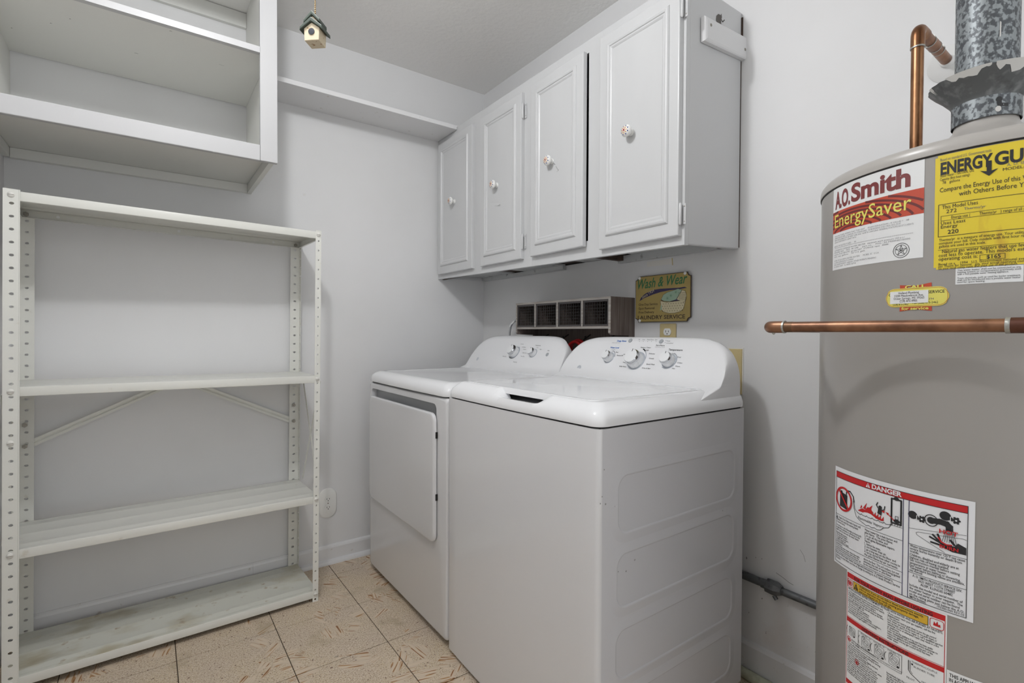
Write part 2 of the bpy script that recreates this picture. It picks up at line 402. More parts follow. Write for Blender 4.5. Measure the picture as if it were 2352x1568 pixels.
# ================================================================== WALL SHELF (back wall)
ws = thing('wall_shelf', (.82, YA, 2.12), 'long white painted board shelf high on the back wall beside the cabinet', 'shelf')
MB().box(.376, 1.264, 2.226, YA, 2.109, 2.129, 'trim').build('board', ws, bevel=.0012)
# ================================================================== UPPER BOOKCASE
bk = thing('wall_bookcase', (0, YA, 1.683), 'white open wooden bookcase hung high in the left corner above the metal rack', 'bookcase')
zb = .593+H
MB().box(.349, .366, 1.948, YA, zb, ZC-.001, 'wood_cream').build('side_panel', bk, bevel=.0008)
MB().box(XL, XL+.018, 1.948, YA, zb+.045, ZC-.001, 'wood_cream').build('side_panel', bk, bevel=.0008)
MB().box(.320, .375, 1.928, 1.947, zb, ZC-.001, 'wood_white').build('stile', bk, bevel=.0015)
MB().box(XL, .3195, 1.928, 1.947, zb-.001, 1.736, 'wood_white').build('bottom_rail', bk, bevel=.002)
MB().box(XL, .3195, 1.928, 1.947, 2.37, ZC-.001, 'wood_white').build('top_rail', bk, bevel=.002)
MB().box(XL+.018, .3485, 1.948, YA-.001, 1.718, 1.736, 'wood_cream').build('shelf', bk)
o = MB().box(XL+.018, .3485, 1.948, YA-.006, 2.052, 2.071, 'wood_cream').box(XL+.018, .3195, 1.928, 1.9475, 2.051, 2.0715, 'wood_white').build('shelf', bk)
MB().box(XL+.018, .3485, 2.405, YA, 1.684, 1.7175, 'wood_cream').build('cleat', bk, bevel=.001)
MB().box(XL, XL+.018, 1.948, 2.404, 1.684, 1.7175, 'wood_cream').build('cleat', bk, bevel=.001)
MB().box(XL+.018, .3485, 2.412, YA, 2.378, 2.438, 'wood_cream').build('cleat', bk, bevel=.001)
nl = Print(planar((0, 0, 2.0515), (1, 0, 0), (0, -1, 0)))
for a, b, w in [(313, 122, .010), (392, 71, .006), (117, 53, .004), (161, 43, .003), (27, 64, .003)]:
    nl = Print(planar((0, 0, 2.0515), (1, 0, 0), (0, -1, 0)))
    p = at(a, b, 'z', 2.052); nl.line([(p.x-w/2, -p.y-.001), (p.x, -p.y+.0015), (p.x+w/2, -p.y)], .0016, 'ink', 1); nl.done('nail_mark', bk)
nl = Print(planar((0, 0, 2.0515), (1, 0, 0), (0, -1, 0)))
p = at(509, 149, 'z', 2.052); nl.line([(p.x-.008, -p.y+.002), (p.x, -p.y-.001), (p.x+.008, -p.y)], .0014, 'scuff', 1)
nl.done('nail_mark', bk)
p = at(556, 62, 'y', YA-.002); MB().lathe(p, (0, -1, 0), [(.0035, 0), (.0035, .004), (.001, .005)], 'ink', 10).build('nail', bk)

# ================================================================== STEEL RACK
rack = bpy.data.objects.new('metal_shelving_rack', None); C.objects.link(rack)
tag(rack, 'cream enamelled steel shelving rack with four shelves and perforated posts standing against the back wall', 'shelving rack')
RW, RD, RHt = .912, .300, 1.508
def strip(q, o, U, V, w, Ln, holes, m, n=8, hr=(.0062, .0046)):
    """flat strip origin o, across U (width w), up V (length Ln) with real holes at (u, v)"""
    o, U, V = Vector(o), Vector(U), Vector(V)
    hs = sorted(holes); prev = 0
    for i, (hu, hv) in enumerate(hs):
        nxt = (hv + hs[i+1][1])/2 if i+1 < len(hs) else Ln
        a0, a1 = prev, nxt; prev = nxt
        ang = [math.atan2(y, x) for x, y in ((-1, -1), (0, -1), (1, -1), (1, 0), (1, 1), (0, 1), (-1, 1), (-1, 0))]
        outer = [(0, a0), (hu, a0), (w, a0), (w, hv), (w, a1), (hu, a1), (0, a1), (0, hv)]
        inner = [(hu+hr[0]*math.cos(t), hv+hr[1]*math.sin(t)) for t in ang]
        Vt = [o+U*x+V*y for x, y in outer+inner]
        q.add(Vt, [(j, (j+1) % 8, 8+(j+1) % 8, 8+j) for j in range(8)], m)
def post(x, y, sx, sy, wf, ws):
    """corner at (x,y); front flange along sx*X with width wf, side flange along sy*Y with width ws"""
    q = MB(); hv = [.018+.0381*k for k in range(40) if .018+.0381*k < RHt-.01]
    strip(q, (x, y, 0), (sx, 0, 0), (0, 0, 1), wf, RHt, [(wf*.52, h) for h in hv], 'steel', hr=(.0058, .0042) if wf > .03 else (.0040, .0038))
    strip(q, (x, y, 0), (0, sy, 0), (0, 0, 1), ws, RHt, [(ws*.52, h) for h in hv], 'steel')
    return q
for (x, y, sx, sy, wf, ws) in [(0, 0, 1, 1, .035, .022), (RW, 0, -1, 1, .022, .035), (0, RD, 1, -1, .040, .022), (RW, RD, -1, -1, .040, .022)]:
    post(x, y, sx, sy, wf, ws).build('post', rack, solid=.0014, recalc=False)
MB().box(.0335, .0365, -.0022, -.0002, 0, RHt, 'steel').build('post_bead', rack, bevel=.0009)
shelf_top = [1.503, .922, .435, .050]
def rack_shelf(z, m, m2='steel'):
    q = MB(); t = .0012; h = .027
    x0, x1, y0, y1 = .0015, RW-.0015, .0015, RD-.0015
    # top pan with two raised ribs running lengthwise
    ys = [y0, .018, .021, .024, .050, .053, .056, .15, .153, .156, .244, .247, .250, .277, .280, .283, y1]
    rib = {.021: -.0006, .053: .0006, .153: .0006, .247: .0006, .280: -.0006}
    R = [[(x, yy, z+rib.get(yy, 0)) for yy in ys] for x in (x0, x1)]
    q.rings(R, m, close=False)
    for (a, b) in [((x0, y0), (x1, y0)), ((x1, y0), (x1, y1)), ((x1, y1), (x0, y1)), ((x0, y1), (x0, y0))]:
        q.add([(a[0], a[1], z), (b[0], b[1], z), (b[0], b[1], z-h), (a[0], a[1], z-h)], [(0, 1, 2, 3)], m2)
    ix, iy = .008, .012
    I = [(x0+ix, y0+iy), (x1-ix, y0+iy), (x1-ix, y1-iy), (x0+ix, y1-iy)]; O = [(x0, y0), (x1, y0), (x1, y1), (x0, y1)]
    q.add([(a, b, z-h) for a, b in O+I], [(j, (j+1) % 4, 4+(j+1) % 4, 4+j) for j in range(4)], m2)
    return q
for k, z in enumerate(shelf_top):
    o = rack_shelf(z, 'steel_dirty' if k == 3 else 'steel').build('shelf', rack, solid=.0011, bevel=.0009, recalc=True)
    if k == 3: o['label'] = 'stained lowest shelf'
# white discs painted as light showing through slot holes in the back lip
for xx in (.10, .455, .80):
    MB().lathe((xx, RD-.0035, 1.490), (0, -1, 0), [(.005, 0), (.005, .0006)], 'white', 12).build('lip_light_disc', rack)
for z in shelf_top + [.757]:
    zz = min(z, 1.503)-.012 if z != .757 else z
    for x, dy in ((.017, 0), (RW-.011, 0)):
        s = MB().lathe((x, -.001, zz), (0, -1, 0), [(.0085, 0), (.0085, .0012), (.006, .0035), (.002, .0045)], 'screw', 18)
        s.box(x-.0065, x+.0065, -.0062, -.0048, zz-.0006, zz+.0006, 'bolt')
        if z == .757 and x > .5: continue
        s.build('screw', rack)
for x, zz in ((.017, .768), (.017, .695), (RW-.022, .771), (RW-.022, .700), (RW-.020, 1.488), (.018, 1.488)):
    MB().lathe((x, RD-.003, zz), (0, -1, 0), [(.008, 0), (.008, .004), (.0035, .004), (.0035, .009)], 'bolt', 6, smooth=False).build('nut', rack)
def brace(p, q_, w=.015):
    p, q_ = Vector(p), Vector(q_); d = (q_-p).normalized()
    side = Vector((0, 1, 0)) if abs(d.y) < .3 else Vector((1, 0, 0))
    n = d.cross(side).normalized(); m = MB()
    pts = [(-w/2, 0), (-w/6, 0), (0, .003), (w/6, 0), (w/2, 0)]
    m.rings([[a+n*u+side*v for u, v in pts] for a in (p, q_)], 'steel', close=False, smooth=False)
    return m
brace((.018, RD+.003, .695), (.437, RD+.003, .892), .024).build('brace', rack, solid=.0013)
brace((RW-.018, RD+.003, .697), (.485, RD+.003, .892), .024).build('brace', rack, solid=.0013)
brace((RW+.003, .25, .90), (RW+.003, .02, .45)).build('brace', rack, solid=.0013)
brace((RW+.006, .02, .90), (RW+.006, .25, .45)).build('brace', rack, solid=.0013)
brace((-.003, .25, .90), (-.003, .02, .45)).build('brace', rack, solid=.0013)
brace((-.006, .02, .90), (-.006, .25, .45)).build('brace', rack, solid=.0013)
rack.location = (-.356, 2.0725, .0015); rack.rotation_euler = (0, math.radians(.62), math.radians(2.2))

# ================================================================== CABINET
cab = thing('wall_cabinet', (1.41, 1.66, 1.35), 'white four door wall cabinet above the washer and dryer', 'cabinet')
XC = 1.266
def zbot(y): return 1.349 + (y-.898)*(1.377-1.349)/(2.43-.898)
def zt(y): return 2.123
Y0, Y1 = .898, 2.428
# right side panel
MB().hexa([(XC+.018, Y0, 1.352), (XC+.018, Y0, 2.121), (XC+.018, Y0+.016, 1.352), (XC+.018, Y0+.016, 2.121),
           (XB-.004, Y0-.002, 1.366), (XB-.004, Y0-.002, 2.121), (XB-.004, Y0+.016, 1.366), (XB-.004, Y0+.016, 2.121)], 'cab_side').build('side_panel', cab, bevel=.003)
MB().box(XC+.018, XB-.002, Y1-.014, Y1, 1.385, 2.121, 'cab_side').build('side_panel', cab)
MB().box(XC+.018, XB-.002, Y0+.016, Y1-.014, 2.105, 2.121, 'cab').build('top_panel', cab)
MB().box(XB-.006, XB-.001, Y0+.016, Y1-.014, 1.40, 2.105, 'dark').build('back_panel', cab)  # near-black colour puts the shade of the cabinet interior into the panel
# bottom: recessed grey panels between raw brown cross members
for a, b in ((.925, 1.33), (1.40, 1.60), (1.73, 2.02), (2.12, 2.40)):
    MB().box(XC+.030, XB-.002, a, b, 1.400, 1.406, 'under').build('bottom_panel', cab)
MB().box(XC+.018, XB-.002, Y0+.016, Y1-.014, 1.4065, 1.412, 'raw').build('bottom_board', cab)
MB().box(XC+.018, XC+.030, Y0+.016, Y1-.014, 1.374, 1.4064, 'raw').build('bottom_cleat', cab)
MB().box(XB-.020, XB-.002, Y0+.016, 1.40, 1.372, 1.3998, 'under').build('bottom_cleat', cab)
MB().hexa([(XB-.020, 1.73, 1.384), (XB-.020, 1.73, 1.40), (XB-.020, Y1-.02, 1.384), (XB-.020, Y1-.02, 1.40),
           (XB-.002, 1.73, 1.380), (XB-.002, 1.73, 1.40), (XB-.002, Y1-.02, 1.380), (XB-.002, Y1-.02, 1.40)], 'under').build('bottom_cleat', cab)
MB().box(XC+.030, XB-.002, 1.37, 1.395, 1.380, 1.4064, 'raw').build('bottom_cleat', cab)
# face frame
sc = 1.0
Dz0, Dz1 = 1.402, 2.092
D = [(2.085, 2.412, 'L'), (1.692, 2.010, 'R'), (1.318, 1.628, 'L'), (.921, 1.243, 'R')]
ff = MB()
def bar(y0, y1, z0, z1): ff.box(XC, XC+.018, y0, y1, z0, z1, 'cab')
ys = [Y0] + [e for d in reversed(D) for e in (d[0]+.012, d[1]-.012)] + [Y1]
for i in range(0, len(ys), 2):
    a, b = ys[i], ys[i+1]
    if i == 4-2: a, b = 1.225, 1.294
    ff.hexa([(XC, a, zbot(a)), (XC, a, 2.123), (XC, b, zbot(b)), (XC, b, 2.123), (XC+.018, a, zbot(a)), (XC+.018, a, 2.123), (XC+.018, b, zbot(b)), (XC+.018, b, 2.123)], 'cab')
ff.hexa([(XC+.0002, Y0+.01, zbot(Y0)), (XC+.0002, Y0+.01, 1.418), (XC+.0002, Y1-.01, zbot(Y1)), (XC+.0002, Y1-.01, 1.418),
         (XC+.0178, Y0+.01, zbot(Y0)), (XC+.0178, Y0+.01, 1.418), (XC+.0178, Y1-.01, zbot(Y1)), (XC+.0178, Y1-.01, 1.418)], 'cab')
ff.box(XC+.0002, XC+.0178, Y0+.01, Y1-.01, 2.078, 2.1228, 'cab')
ff.build('face_frame', cab)
def door(y0, y1, z0, z1, hinge, ajar=0):
    """built in local coords: origin at hinge edge; x outward(-), y along, z"""
    w, h, t = y1-y0, z1-z0, .018
    q = MB()
    loops = [(0, 0), (0, -t+.004), (.001, -t+.001), (.004, -t), (.034, -t), (.035, -t-.003), (.038, -t-.0065), (.043, -t-.0075), (.048, -t-.006), (.050, -t-.003), (.054, -t-.0035), (.057, -t-.002), (.060, -t+.0005), (.063, -t+.0005)]
    R = []
    for ins, x in loops:
        ib = ins*1.15 if ins > .03 else ins
        R.append([(x, ins, ib), (x, w-ins, ib), (x, w-ins, h-ins), (x, ins, h-ins)])
    q.rings(R, 'cab', cap0=True, cap1=True, smooth=False)
    dr = q.build('door', None)
    return dr
ky = [(1034, 461), (1131, 423), (1257, 368), (1438, 300)]
for k, (y0, y1, hg) in enumerate(D):
    s_ = 1.2478/1.266
    a, b = y0*s_, y1*s_; z0, z1 = H+(Dz0-H)*s_, H+(Dz1-H)*s_
    if k == 0: b = 2.400
    if k == 3: z0 = H+.290*s_; z1 = 2.088
    dr = door(a, b, z0, z1, hg); dr.location = (XC-.0003, a, z0)
    if k == 2:
        dr.location = (XC-.0003, a, z0)
        # slightly ajar: turned about its left (far) edge
        ang = math.radians(-.9); piv = Vector((XC, b, z0))
        dr.matrix_world = Matrix.Translation(piv) @ Matrix.Rotation(ang, 4, 'Z') @ Matrix.Translation(Vector((XC-.0003, a, z0))-piv)
    set_parent(dr, cab)
    dr['label'] = ['far left narrow looking door beside the corner', 'second door with a hinge between the pairs', 'third door standing slightly ajar', 'nearest door at the right end'][k]
    # ceramic knob
    p = at(ky[k][0], ky[k][1], 'x', XC-.018-.024)
    kn = MB(); ax = (-1, 0, 0); o0 = Vector((XC-.0175, p.y, p.z))
    kn.lathe(o0, ax, [(.011, -.006), (.011, .003), (.0075, .006), (.0075, .012), (.0135, .016), (.0185, .021), (.019, .025), (.0165, .030), (.011, .0335), (.004, .035)], 'plug_w', 28)
    def kp(u, v, w):  # on the domed face
        r = math.hypot(u, v); hgt = .0005+(.035 if r < .004 else .035-(r-.004)/.007*.0015 if r < .011 else .0335-(r-.011)/.0055*.0035 if r < .0165 else .030)
        return o0+Vector((-hgt-w, -u, v))
    pr = Print(kp); kn2 = pr
    pr.disc(0, 0, .0032, 'kn_red', 2, n=12)
    for j in range(8):
        t = 2*PI*j/8
        pr.line([(.0055*math.cos(t), .0055*math.sin(t)), (.0085*math.cos(t), .0085*math.sin(t)), (.0115*math.cos(t), .0115*math.sin(t))], .0020, 'kn_or', 2)
        t += PI/8
        pr.disc(.0140*math.cos(t), .0140*math.sin(t), .0019, 'kn_bl', 2, n=8)
    kb = kn.build('knob', dr); pr.done('knob_flower', dr)
    # hinges
    if hg == 'R':
        for zz in ((z0+.07, z1-.075) if k == 1 else (z0+.062, H+.943)):
            hgm = MB(); yh = a-.004
            hgm.lathe((XC-.013, yh, zz-.028), (0, 0, 1), [(.002, -.004), (.0045, 0), (.0045, .056), (.002, .060)], 'cab', 12)
            hgm.box(XC-.004, XC-.0008, yh-.012, yh, zz-.030, zz+.030, 'cab')
            for dz in (-.022, .022): hgm.lathe((XC-.004, yh-.008, zz+dz), (-1, 0, 0), [(.0025, 0), (.0015, .001)], 'bolt', 8)
            hgm.build('hinge', dr, bevel=.0008)
# smudges on door three and two
for a, b, c, d, w in [(1277, 382, 1283, 392, .0022), (1272, 375, 1275, 378, .003), (1279, 395, 1284, 388, .0012), (1143, 473, 1149, 469, .0016), (1136, 473, 1145, 472, .0008)]:
    sm = Print(planar((XC-.0206, 0, 0), (0, -1, 0), (0, 0, 1)))
    p, q2 = at(a, b, 'x', XC-.0206), at(c, d, 'x', XC-.0206); sm.line([(-p.y, p.z), (-q2.y, q2.z)], w, 'scuff', 1); sm.done('smudge', cab)
# hook board on the cabinet's side
hb = thing('mounting_board', (1.45, .89, 1.99), 'short white board with two screws on the end of the wall cabinet', 'board')
a = [(1.332, 2.025), (1.562, 2.038), (1.563, 1.968), (1.333, 1.953)]
R = []
for ins, dy in [(0, 0), (0, .012), (.003, .015), (.009, .017)]:
    R.append([(x+(ins if i in (0, 3) else -ins), Y0-.0025-dy, z+(-ins if i < 2 else ins)) for i, (x, z) in enumerate(a)])
MB().rings(R, 'trim', cap0=True, cap1=True, smooth=False).build('board', hb)
for x, z in ((1.358, 2.004), (1.545, 1.994)):
    MB().lathe((x, Y0-.0195, z), (0, -1, 0), [(.0048, 0), (.0042, .001), (.0016, .001), (.0016, .0004)], 'bolt', 14).build('screw', hb)
pk = Print(planar((0, Y0-.0022, 0), (1, 0, 0), (0, 0, 1)))
def spt(px, py): p = at(px, py, 'y', Y0-.002); return (p.x, p.z)
pk.poly([spt(*p) for p in [(1647, 54), (1645, 44), (1646, 36), (1650, 32), (1655, 35), (1657, 31), (1658, 40), (1656, 47), (1657, 60), (1656, 62)]][::-1], 'grime', 1)
pk.line([spt(1656, 44), spt(1660, 50), (spt(1664, 46))], .003, 'grime', 1)
pk.done('peeled_spot', cab)
# dark crack and crumbled plaster between the cabinet and the wall
MB().box(XB-.004, XB-.0005, Y0-.0015, Y0+.004, 1.37, 1.965, 'raw').build('back_edge', cab)
MB().box(XB-.004, XB-.0002, Y0-.006, Y0+.002, 2.03, 2.105, 'raw').build('back_edge', cab)

# ================================================================== BIRDHOUSE PULL
bp_ = at(724, 66, 'y', 1.19)
bh = thing('birdhouse_pull', bp_, 'small cream and green ceramic birdhouse hanging on a beaded pull chain from the ceiling', 'ornament')
def box_r(q, c, w, d, h, ang, m, taper=1):
    ca, sa = math.cos(ang), math.sin(ang); V = []
    for x in (-1, 1):
        for y in (-1, 1):
            for z in (-1, 1):
                k = taper if z > 0 else 1
                a_, b_ = x*w/2*k, y*d/2*k; V.append((c[0]+a_*ca-b_*sa, c[1]+a_*sa+b_*ca, c[2]+z*h/2))
    q.hexa(V, m)
ang = math.radians(-42)
def house(name, cz, w, d, hw, hr, rw, th, roofm):
    th *= 2.0
    """gabled body + roof; ridge runs along local y (depth); front faces the camera side"""
    ca, sa = math.cos(ang), math.sin(ang)
    KB = .88
    def tr(x, y, z): x, y = x*KB, y*KB; return (bp_.x+x*ca-y*sa, bp_.y+x*sa+y*ca, bp_.z+(cz+z)*KB)
    prof = [(-w/2*.93, 0), (w/2*.93, 0), (w/2, hw), (0, hw+hr), (-w/2, hw)]
    MB().rings([[tr(x, y, z) for x, z in prof] for y in (-d/2, d/2)], 'bird_body', cap0=True, cap1=True, smooth=False).build(name, bh, bevel=.0012)
    s_ = hr/(w/2); ro = rw/2
    rp = [(-ro, hw+hr-s_*ro), (0, hw+hr+.0008), (ro, hw+hr-s_*ro), (ro*.97, hw+hr-s_*ro+th*1.1), (0, hw+hr+th*1.35), (-ro*.97, hw+hr-s_*ro+th*1.1)]
    MB().rings([[tr(x, y, z) for x, z in rp] for y in (-d/2-.005, d/2+.005)], roofm, cap0=True, cap1=True, smooth=False).build('roof', bh, bevel=.0018, seg=3)
    return tr
tr = house('body', -.040, .041, .038, .031, .014, .060, .0045, 'bird_roof')
house('upper_body', -.0005, .026, .030, .012, .012, .044, .0045, 'bird_roof')
ax = Vector(tr(0, -1, 0))-Vector(tr(0, 0, 0))
MB().lathe(Vector(tr(0, -.0192, .022)), ax, [(.0072, 0), (.0072, .001), (.006, .0012)], 'bird_hole', 20).build('entrance_hole', bh)
cb = MB(); zz = bp_.z+.0265
while zz < ZC-.002:
    cb.lathe((bp_.x, bp_.y, zz), (0, 0, 1), [(.0006, -.0017), (.0015, -.001), (.0018, 0), (.0015, .001), (.0006, .0017)], 'brass', 8, cap0=False, cap1=False); zz += .0042
o = cb.build('bead_chain', bh)

# ================================================================== OUTLETS
def receptacle(q, c, U, V, N_, m='plug_w', s=1.0):
    c, U, V, N_ = Vector(c), Vector(U), Vector(V), Vector(N_)
    P = []
    for i in range(24):
        t = 2*PI*i/24; x = .0172*math.cos(t)*s; y = max(-.0135, min(.0135, .0172*math.sin(t)))*s; P.append((x, y))
    q.rings([[c+U*x+V*y+N_*d for x, y in P] for d in (0, .0022)], m, cap1=True, smooth=False)
    for dx, hh in ((-.0062, .0042), (.0062, .0035)):
        q.rings([[c+U*(dx+a*.0011)*s+V*(.002+b*hh)*s+N_*d for a, b in ((-1, -1), (1, -1), (1, 1), (-1, 1))] for d in (.0022, .00235)], 'ink', cap1=True, smooth=False)
    q.rings([[c+U*.0024*math.cos(t)*s+V*(-.0075+.0024*math.sin(t))*s+N_*d for t in [2*PI*i/10 for i in range(10)]] for d in (.0022, .00235)], 'ink', cap1=True, smooth=False)
ol = thing('wall_outlet', (.684, YA, .285), 'oval white duplex power outlet low on the back wall beside the rack', 'outlet')
R = []
for ins, dd in [(0, 0), (0, .0035), (.002, .006), (.006, .0075)]:
    R.append([(.685+x, YA-dd, .285+z) for x, z in rrect(-.042+ins, .042-ins, -.070+ins, .070-ins, .040-ins, 8)])
MB().rings(R, 'plug_w', cap1=True).build('plate', ol)
for dz in (.0195, -.0195):
    q = MB(); receptacle(q, (.685, YA-.0075, .285+dz), (1, 0, 0), (0, 0, 1), (0, -1, 0), s=.92); q.build('receptacle', ol)
MB().lathe((.685, YA-.0075, .285), (0, -1, 0), [(.0026, 0), (.002, .001)], 'brownc', 10).build('screw', ol)

o2 = thing('wall_outlet', (XB, 1.168, 1.07), 'almond plate with a white outlet on the right wall under the laundry sign', 'outlet')
MB().box(XB-.006, XB, 1.1325, 1.2035, 1.012, 1.1275, 'almond').build('plate', o2, bevel=.003)
for dz in (.0195, -.0195):
    q = MB(); receptacle(q, (XB-.006, 1.168, 1.0775+dz), (0, -1, 0), (0, 0, 1), (-1, 0, 0), s=.95); q.build('receptacle', o2)
o3 = thing('blank_plate', (XB, .935, .97), 'blank almond wall plate on the right wall behind the washer panel', 'wall plate')
MB().box(XB-.006, XB, .881, .995, .895, 1.042, 'almond').build('plate', o3, bevel=.002)
MB().box(XB-.003, XB, .8775, .8808, .893, 1.045, 'patch').build('plaster_rim', o3)

# ================================================================== LAUNDRY SIGN
sg = thing('laundry_sign', (XB, 1.19, 1.22), 'ochre tin laundry sign with green script and a basket picture on the right wall', 'sign')
sw, sh = .2475, .176; so = Vector((XB-.010, 1.3155, 1.134))
pts = []
def notch(cx, cy, a0, a1): return [(cx+.014*math.cos(math.radians(a0+(a1-a0)*i/5)), cy+.014*math.sin(math.radians(a0+(a1-a0)*i/5))) for i in range(6)]
outl = notch(0, 0, 90, 0) + notch(sw, 0, 180, 90) + notch(sw, sh, 270, 180) + notch(0, sh, 0, -90)
SF = planar(so, (0, -1, 0), (0, 0, 1))
q = MB(); q.rings([[SF(x, y, d) for x, y in outl] for d in (-.003, .0)], 'signe', cap0=True, cap1=True, smooth=False); q.build('plate', sg)
pr = Print(SF)
ins = [(x+(.0022 if x < sw/2 else -.0022), y+(.0022 if y < sh/2 else -.0022)) for x, y in outl]
pr.poly(ins, 'sign', 1)
pr.text('Wash & Wear', .013, .1285, .052, 'green', 4, shear=.35, bold=.012, width=.221, rot=math.radians(2))
rb = [(.020, .082), (.045, .093), (.085, .104), (.120, .111), (.160, .115), (.200, .116), (.232, .119), (.232, .127), (.222, .123), (.200, .1215), (.160, .122), (.120, .123), (.085, .121), (.050, .110), (.030, .099)]
for i in range(6):
    pr.poly([rb[i], rb[i+1], rb[len(rb)-2-i], rb[len(rb)-1-i]], 'purple', 3)
pr.text('Since 1924', .034, .090, .0155, 'cream', 5, rot=math.radians(24), width=.062)
for s_, yy in (('·One Day Service', .064), ('·Spot Removal', .049), ('·Free Delivery', .034)):
    pr.text(s_, .014, yy, .0125, 'signe', 3, bold=.01, width={'·One Day Service': .092, '·Spot Removal': .078, '·Free Delivery': .076}[s_])
pr.text('LAUNDRY SERVICE', .013, .011, .0205, 'signe', 3, bold=.015, width=.212)
bs = [(.118, .078), (.124, .045), (.135, .036), (.158, .031), (.182, .031), (.205, .036), (.218, .045), (.230, .085), (.205, .078), (.175, .073), (.145, .072)]
pr.poly([(x, y) for x, y in bs], 'cream', 3); pr.line(bs, .0012, 'signe', 4, closed=True)
pr.disc(.174, .082, .054, 'signe', 4, ry=.009); pr.disc(.174, .0825, .051, 'purple', 5, ry=.007)
pr.poly([(.122, .083), (.132, .100), (.150, .108), (.170, .112), (.195, .118), (.212, .113), (.200, .096), (.188, .080), (.160, .074), (.135, .077)], 'sage', 6)
pr.poly([(.190, .080), (.202, .098), (.213, .112), (.226, .108), (.231, .092), (.226, .074), (.214, .066), (.208, .074)], 'cream', 7)
for k in range(5):
    pr.line([(.200+.006*k, .100+.002*k), (.204+.006*k, .075)], .0006, 'signe', 8); pr.line([(.196, .084+.005*k), (.228, .078+.006*k)], .0006, 'signe', 8)
pr.line([(.190, .080), (.202, .098), (.213, .112), (.226, .108), (.231, .092), (.226, .074), (.214, .066)], .0009, 'signe', 8)
pr.line([(.122, .083), (.132, .100), (.150, .108), (.170, .112), (.195, .118), (.212, .113), (.200, .096), (.188, .080)], .0009, 'signe', 8)
pr.poly([(.117, .042), (.126, .046), (.124, .060), (.121, .066)], 'sage', 5)
for cx, cy in ((.165, .095), (.186, .106), (.150, .086)):
    for k in range(3): t = PI*k/3; pr.line([(cx-.006*math.cos(t), cy-.006*math.sin(t)), (cx+.006*math.cos(t), cy+.006*math.sin(t))], .0007, 'green', 8)
for r0 in range(4):
    for c0 in range(9):
        x = .128+c0*.0108+(r0 % 2)*.005; y = .0395+r0*.0088
        if .126 < x < .220: pr.disc(x, y, .0017, 'signe', 5, ry=.0013, n=6)
pr.done('picture', sg)
for x, y in ((.020, sh-.006), (sw-.024, sh-.005), (.022, .006)):
    MB().lathe(SF(x, y, .001), (-1, 0, 0), [(.006, 0), (.005, .002), (.002, .0035)], 'plug_w', 14).build('pin', sg)

# ================================================================== WIRE FRONT BOX SHELF
bx = thing('wooden_cubby_shelf', (XB, 1.63, 1.15), 'weathered wooden cubby shelf with four wire fronts behind the dryer panel', 'shelf')
BXF = 1.42; by0, by1, bz0, bz1 = 1.327, 1.931, 1.109, 1.231
for a_ in (by0, by1-.010):
    pf = [(BXF, bz1), (BXF, 1.092), (BXF+.006, 1.085), (BXF+.03, 1.084), (XB-.035, 1.082), (XB-.035, 1.0), (XB-.001, 1.0), (XB-.001, bz1)]
    MB().rings([[(x, y, z) for x, z in pf] for y in (a_, a_+.010)], 'oldwood', cap0=True, cap1=True, smooth=False).build('side_panel', bx)
MB().box(BXF, XB-.001, by0+.010, by1-.010, bz1-.010, bz1, 'oldwood').build('top_board', bx)
MB().box(BXF, XB-.001, by0+.010, by1-.010, bz0, bz0+.010, 'oldwood').build('bottom_board', bx)
MB().box(XB-.010, XB-.001, by0+.010, by1-.010, .98, bz0, 'oldwood').build('back_board', bx)
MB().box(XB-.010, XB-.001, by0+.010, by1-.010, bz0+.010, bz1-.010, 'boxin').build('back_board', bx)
f = MB(); t = .0015
f.box(BXF-t, BXF, by0, by1, bz1-.009, bz1, 'oldwood_f'); f.box(BXF-t, BXF, by0+.0115, by1-.008, bz0, bz0+.009, 'oldwood_f')
f.box(BXF-t, BXF, by0, by0+.0115, 1.092, bz1-.009, 'oldwood_f'); f.box(BXF-t, BXF, by1-.008, by1, 1.092, bz1-.009, 'oldwood_f')
dv = [1.785, 1.634, 1.482]
for d_ in dv: f.box(BXF-t, BXF, d_-.0045, d_+.0045, bz0+.009, bz1-.009, 'oldwood_f')
f.build('front_frame', bx)
for d_ in dv: MB().box(BXF, XB-.01, d_-.004, d_+.004, bz0+.010, bz1-.010, 'oldwood').build('divider', bx)
ed = [by0+.0115] + [e for d_ in reversed(dv) for e in (d_-.0045, d_+.0045)] + [by1-.008]
for i in range(0, 8, 2):
    a_, b_ = ed[i]+.001, ed[i+1]-.001; z0, z1 = bz0+.010, bz1-.010
    g = MB(); k = .007; X0, X1 = BXF+.001, BXF+.006
    g.box(X0, X1, a_, b_, z0, z0+k, 'mesh_fr').box(X0, X1, a_, b_, z1-k, z1, 'mesh_fr').box(X0, X1, a_, a_+k, z0+k, z1-k, 'mesh_fr').box(X0, X1, b_-k, b_, z0+k, z1-k, 'mesh_fr')
    wf = g.build('wire_door', bx)
    g = MB(); n = 9
    for j in range(1, n):
        yy = a_+k+(b_-a_-2*k)*j/n; g.box(X0+.002, X0+.0034, yy-.0006, yy+.0006, z0+k, z1-k, 'black_fr')
    for j in range(1, 7):
        zz = z0+k+(z1-z0-2*k)*j/7; g.box(X0+.0034, X0+.0046, a_+k, b_-k, zz-.0006, zz+.0006, 'black_fr')
    g.build('wire_mesh', wf)
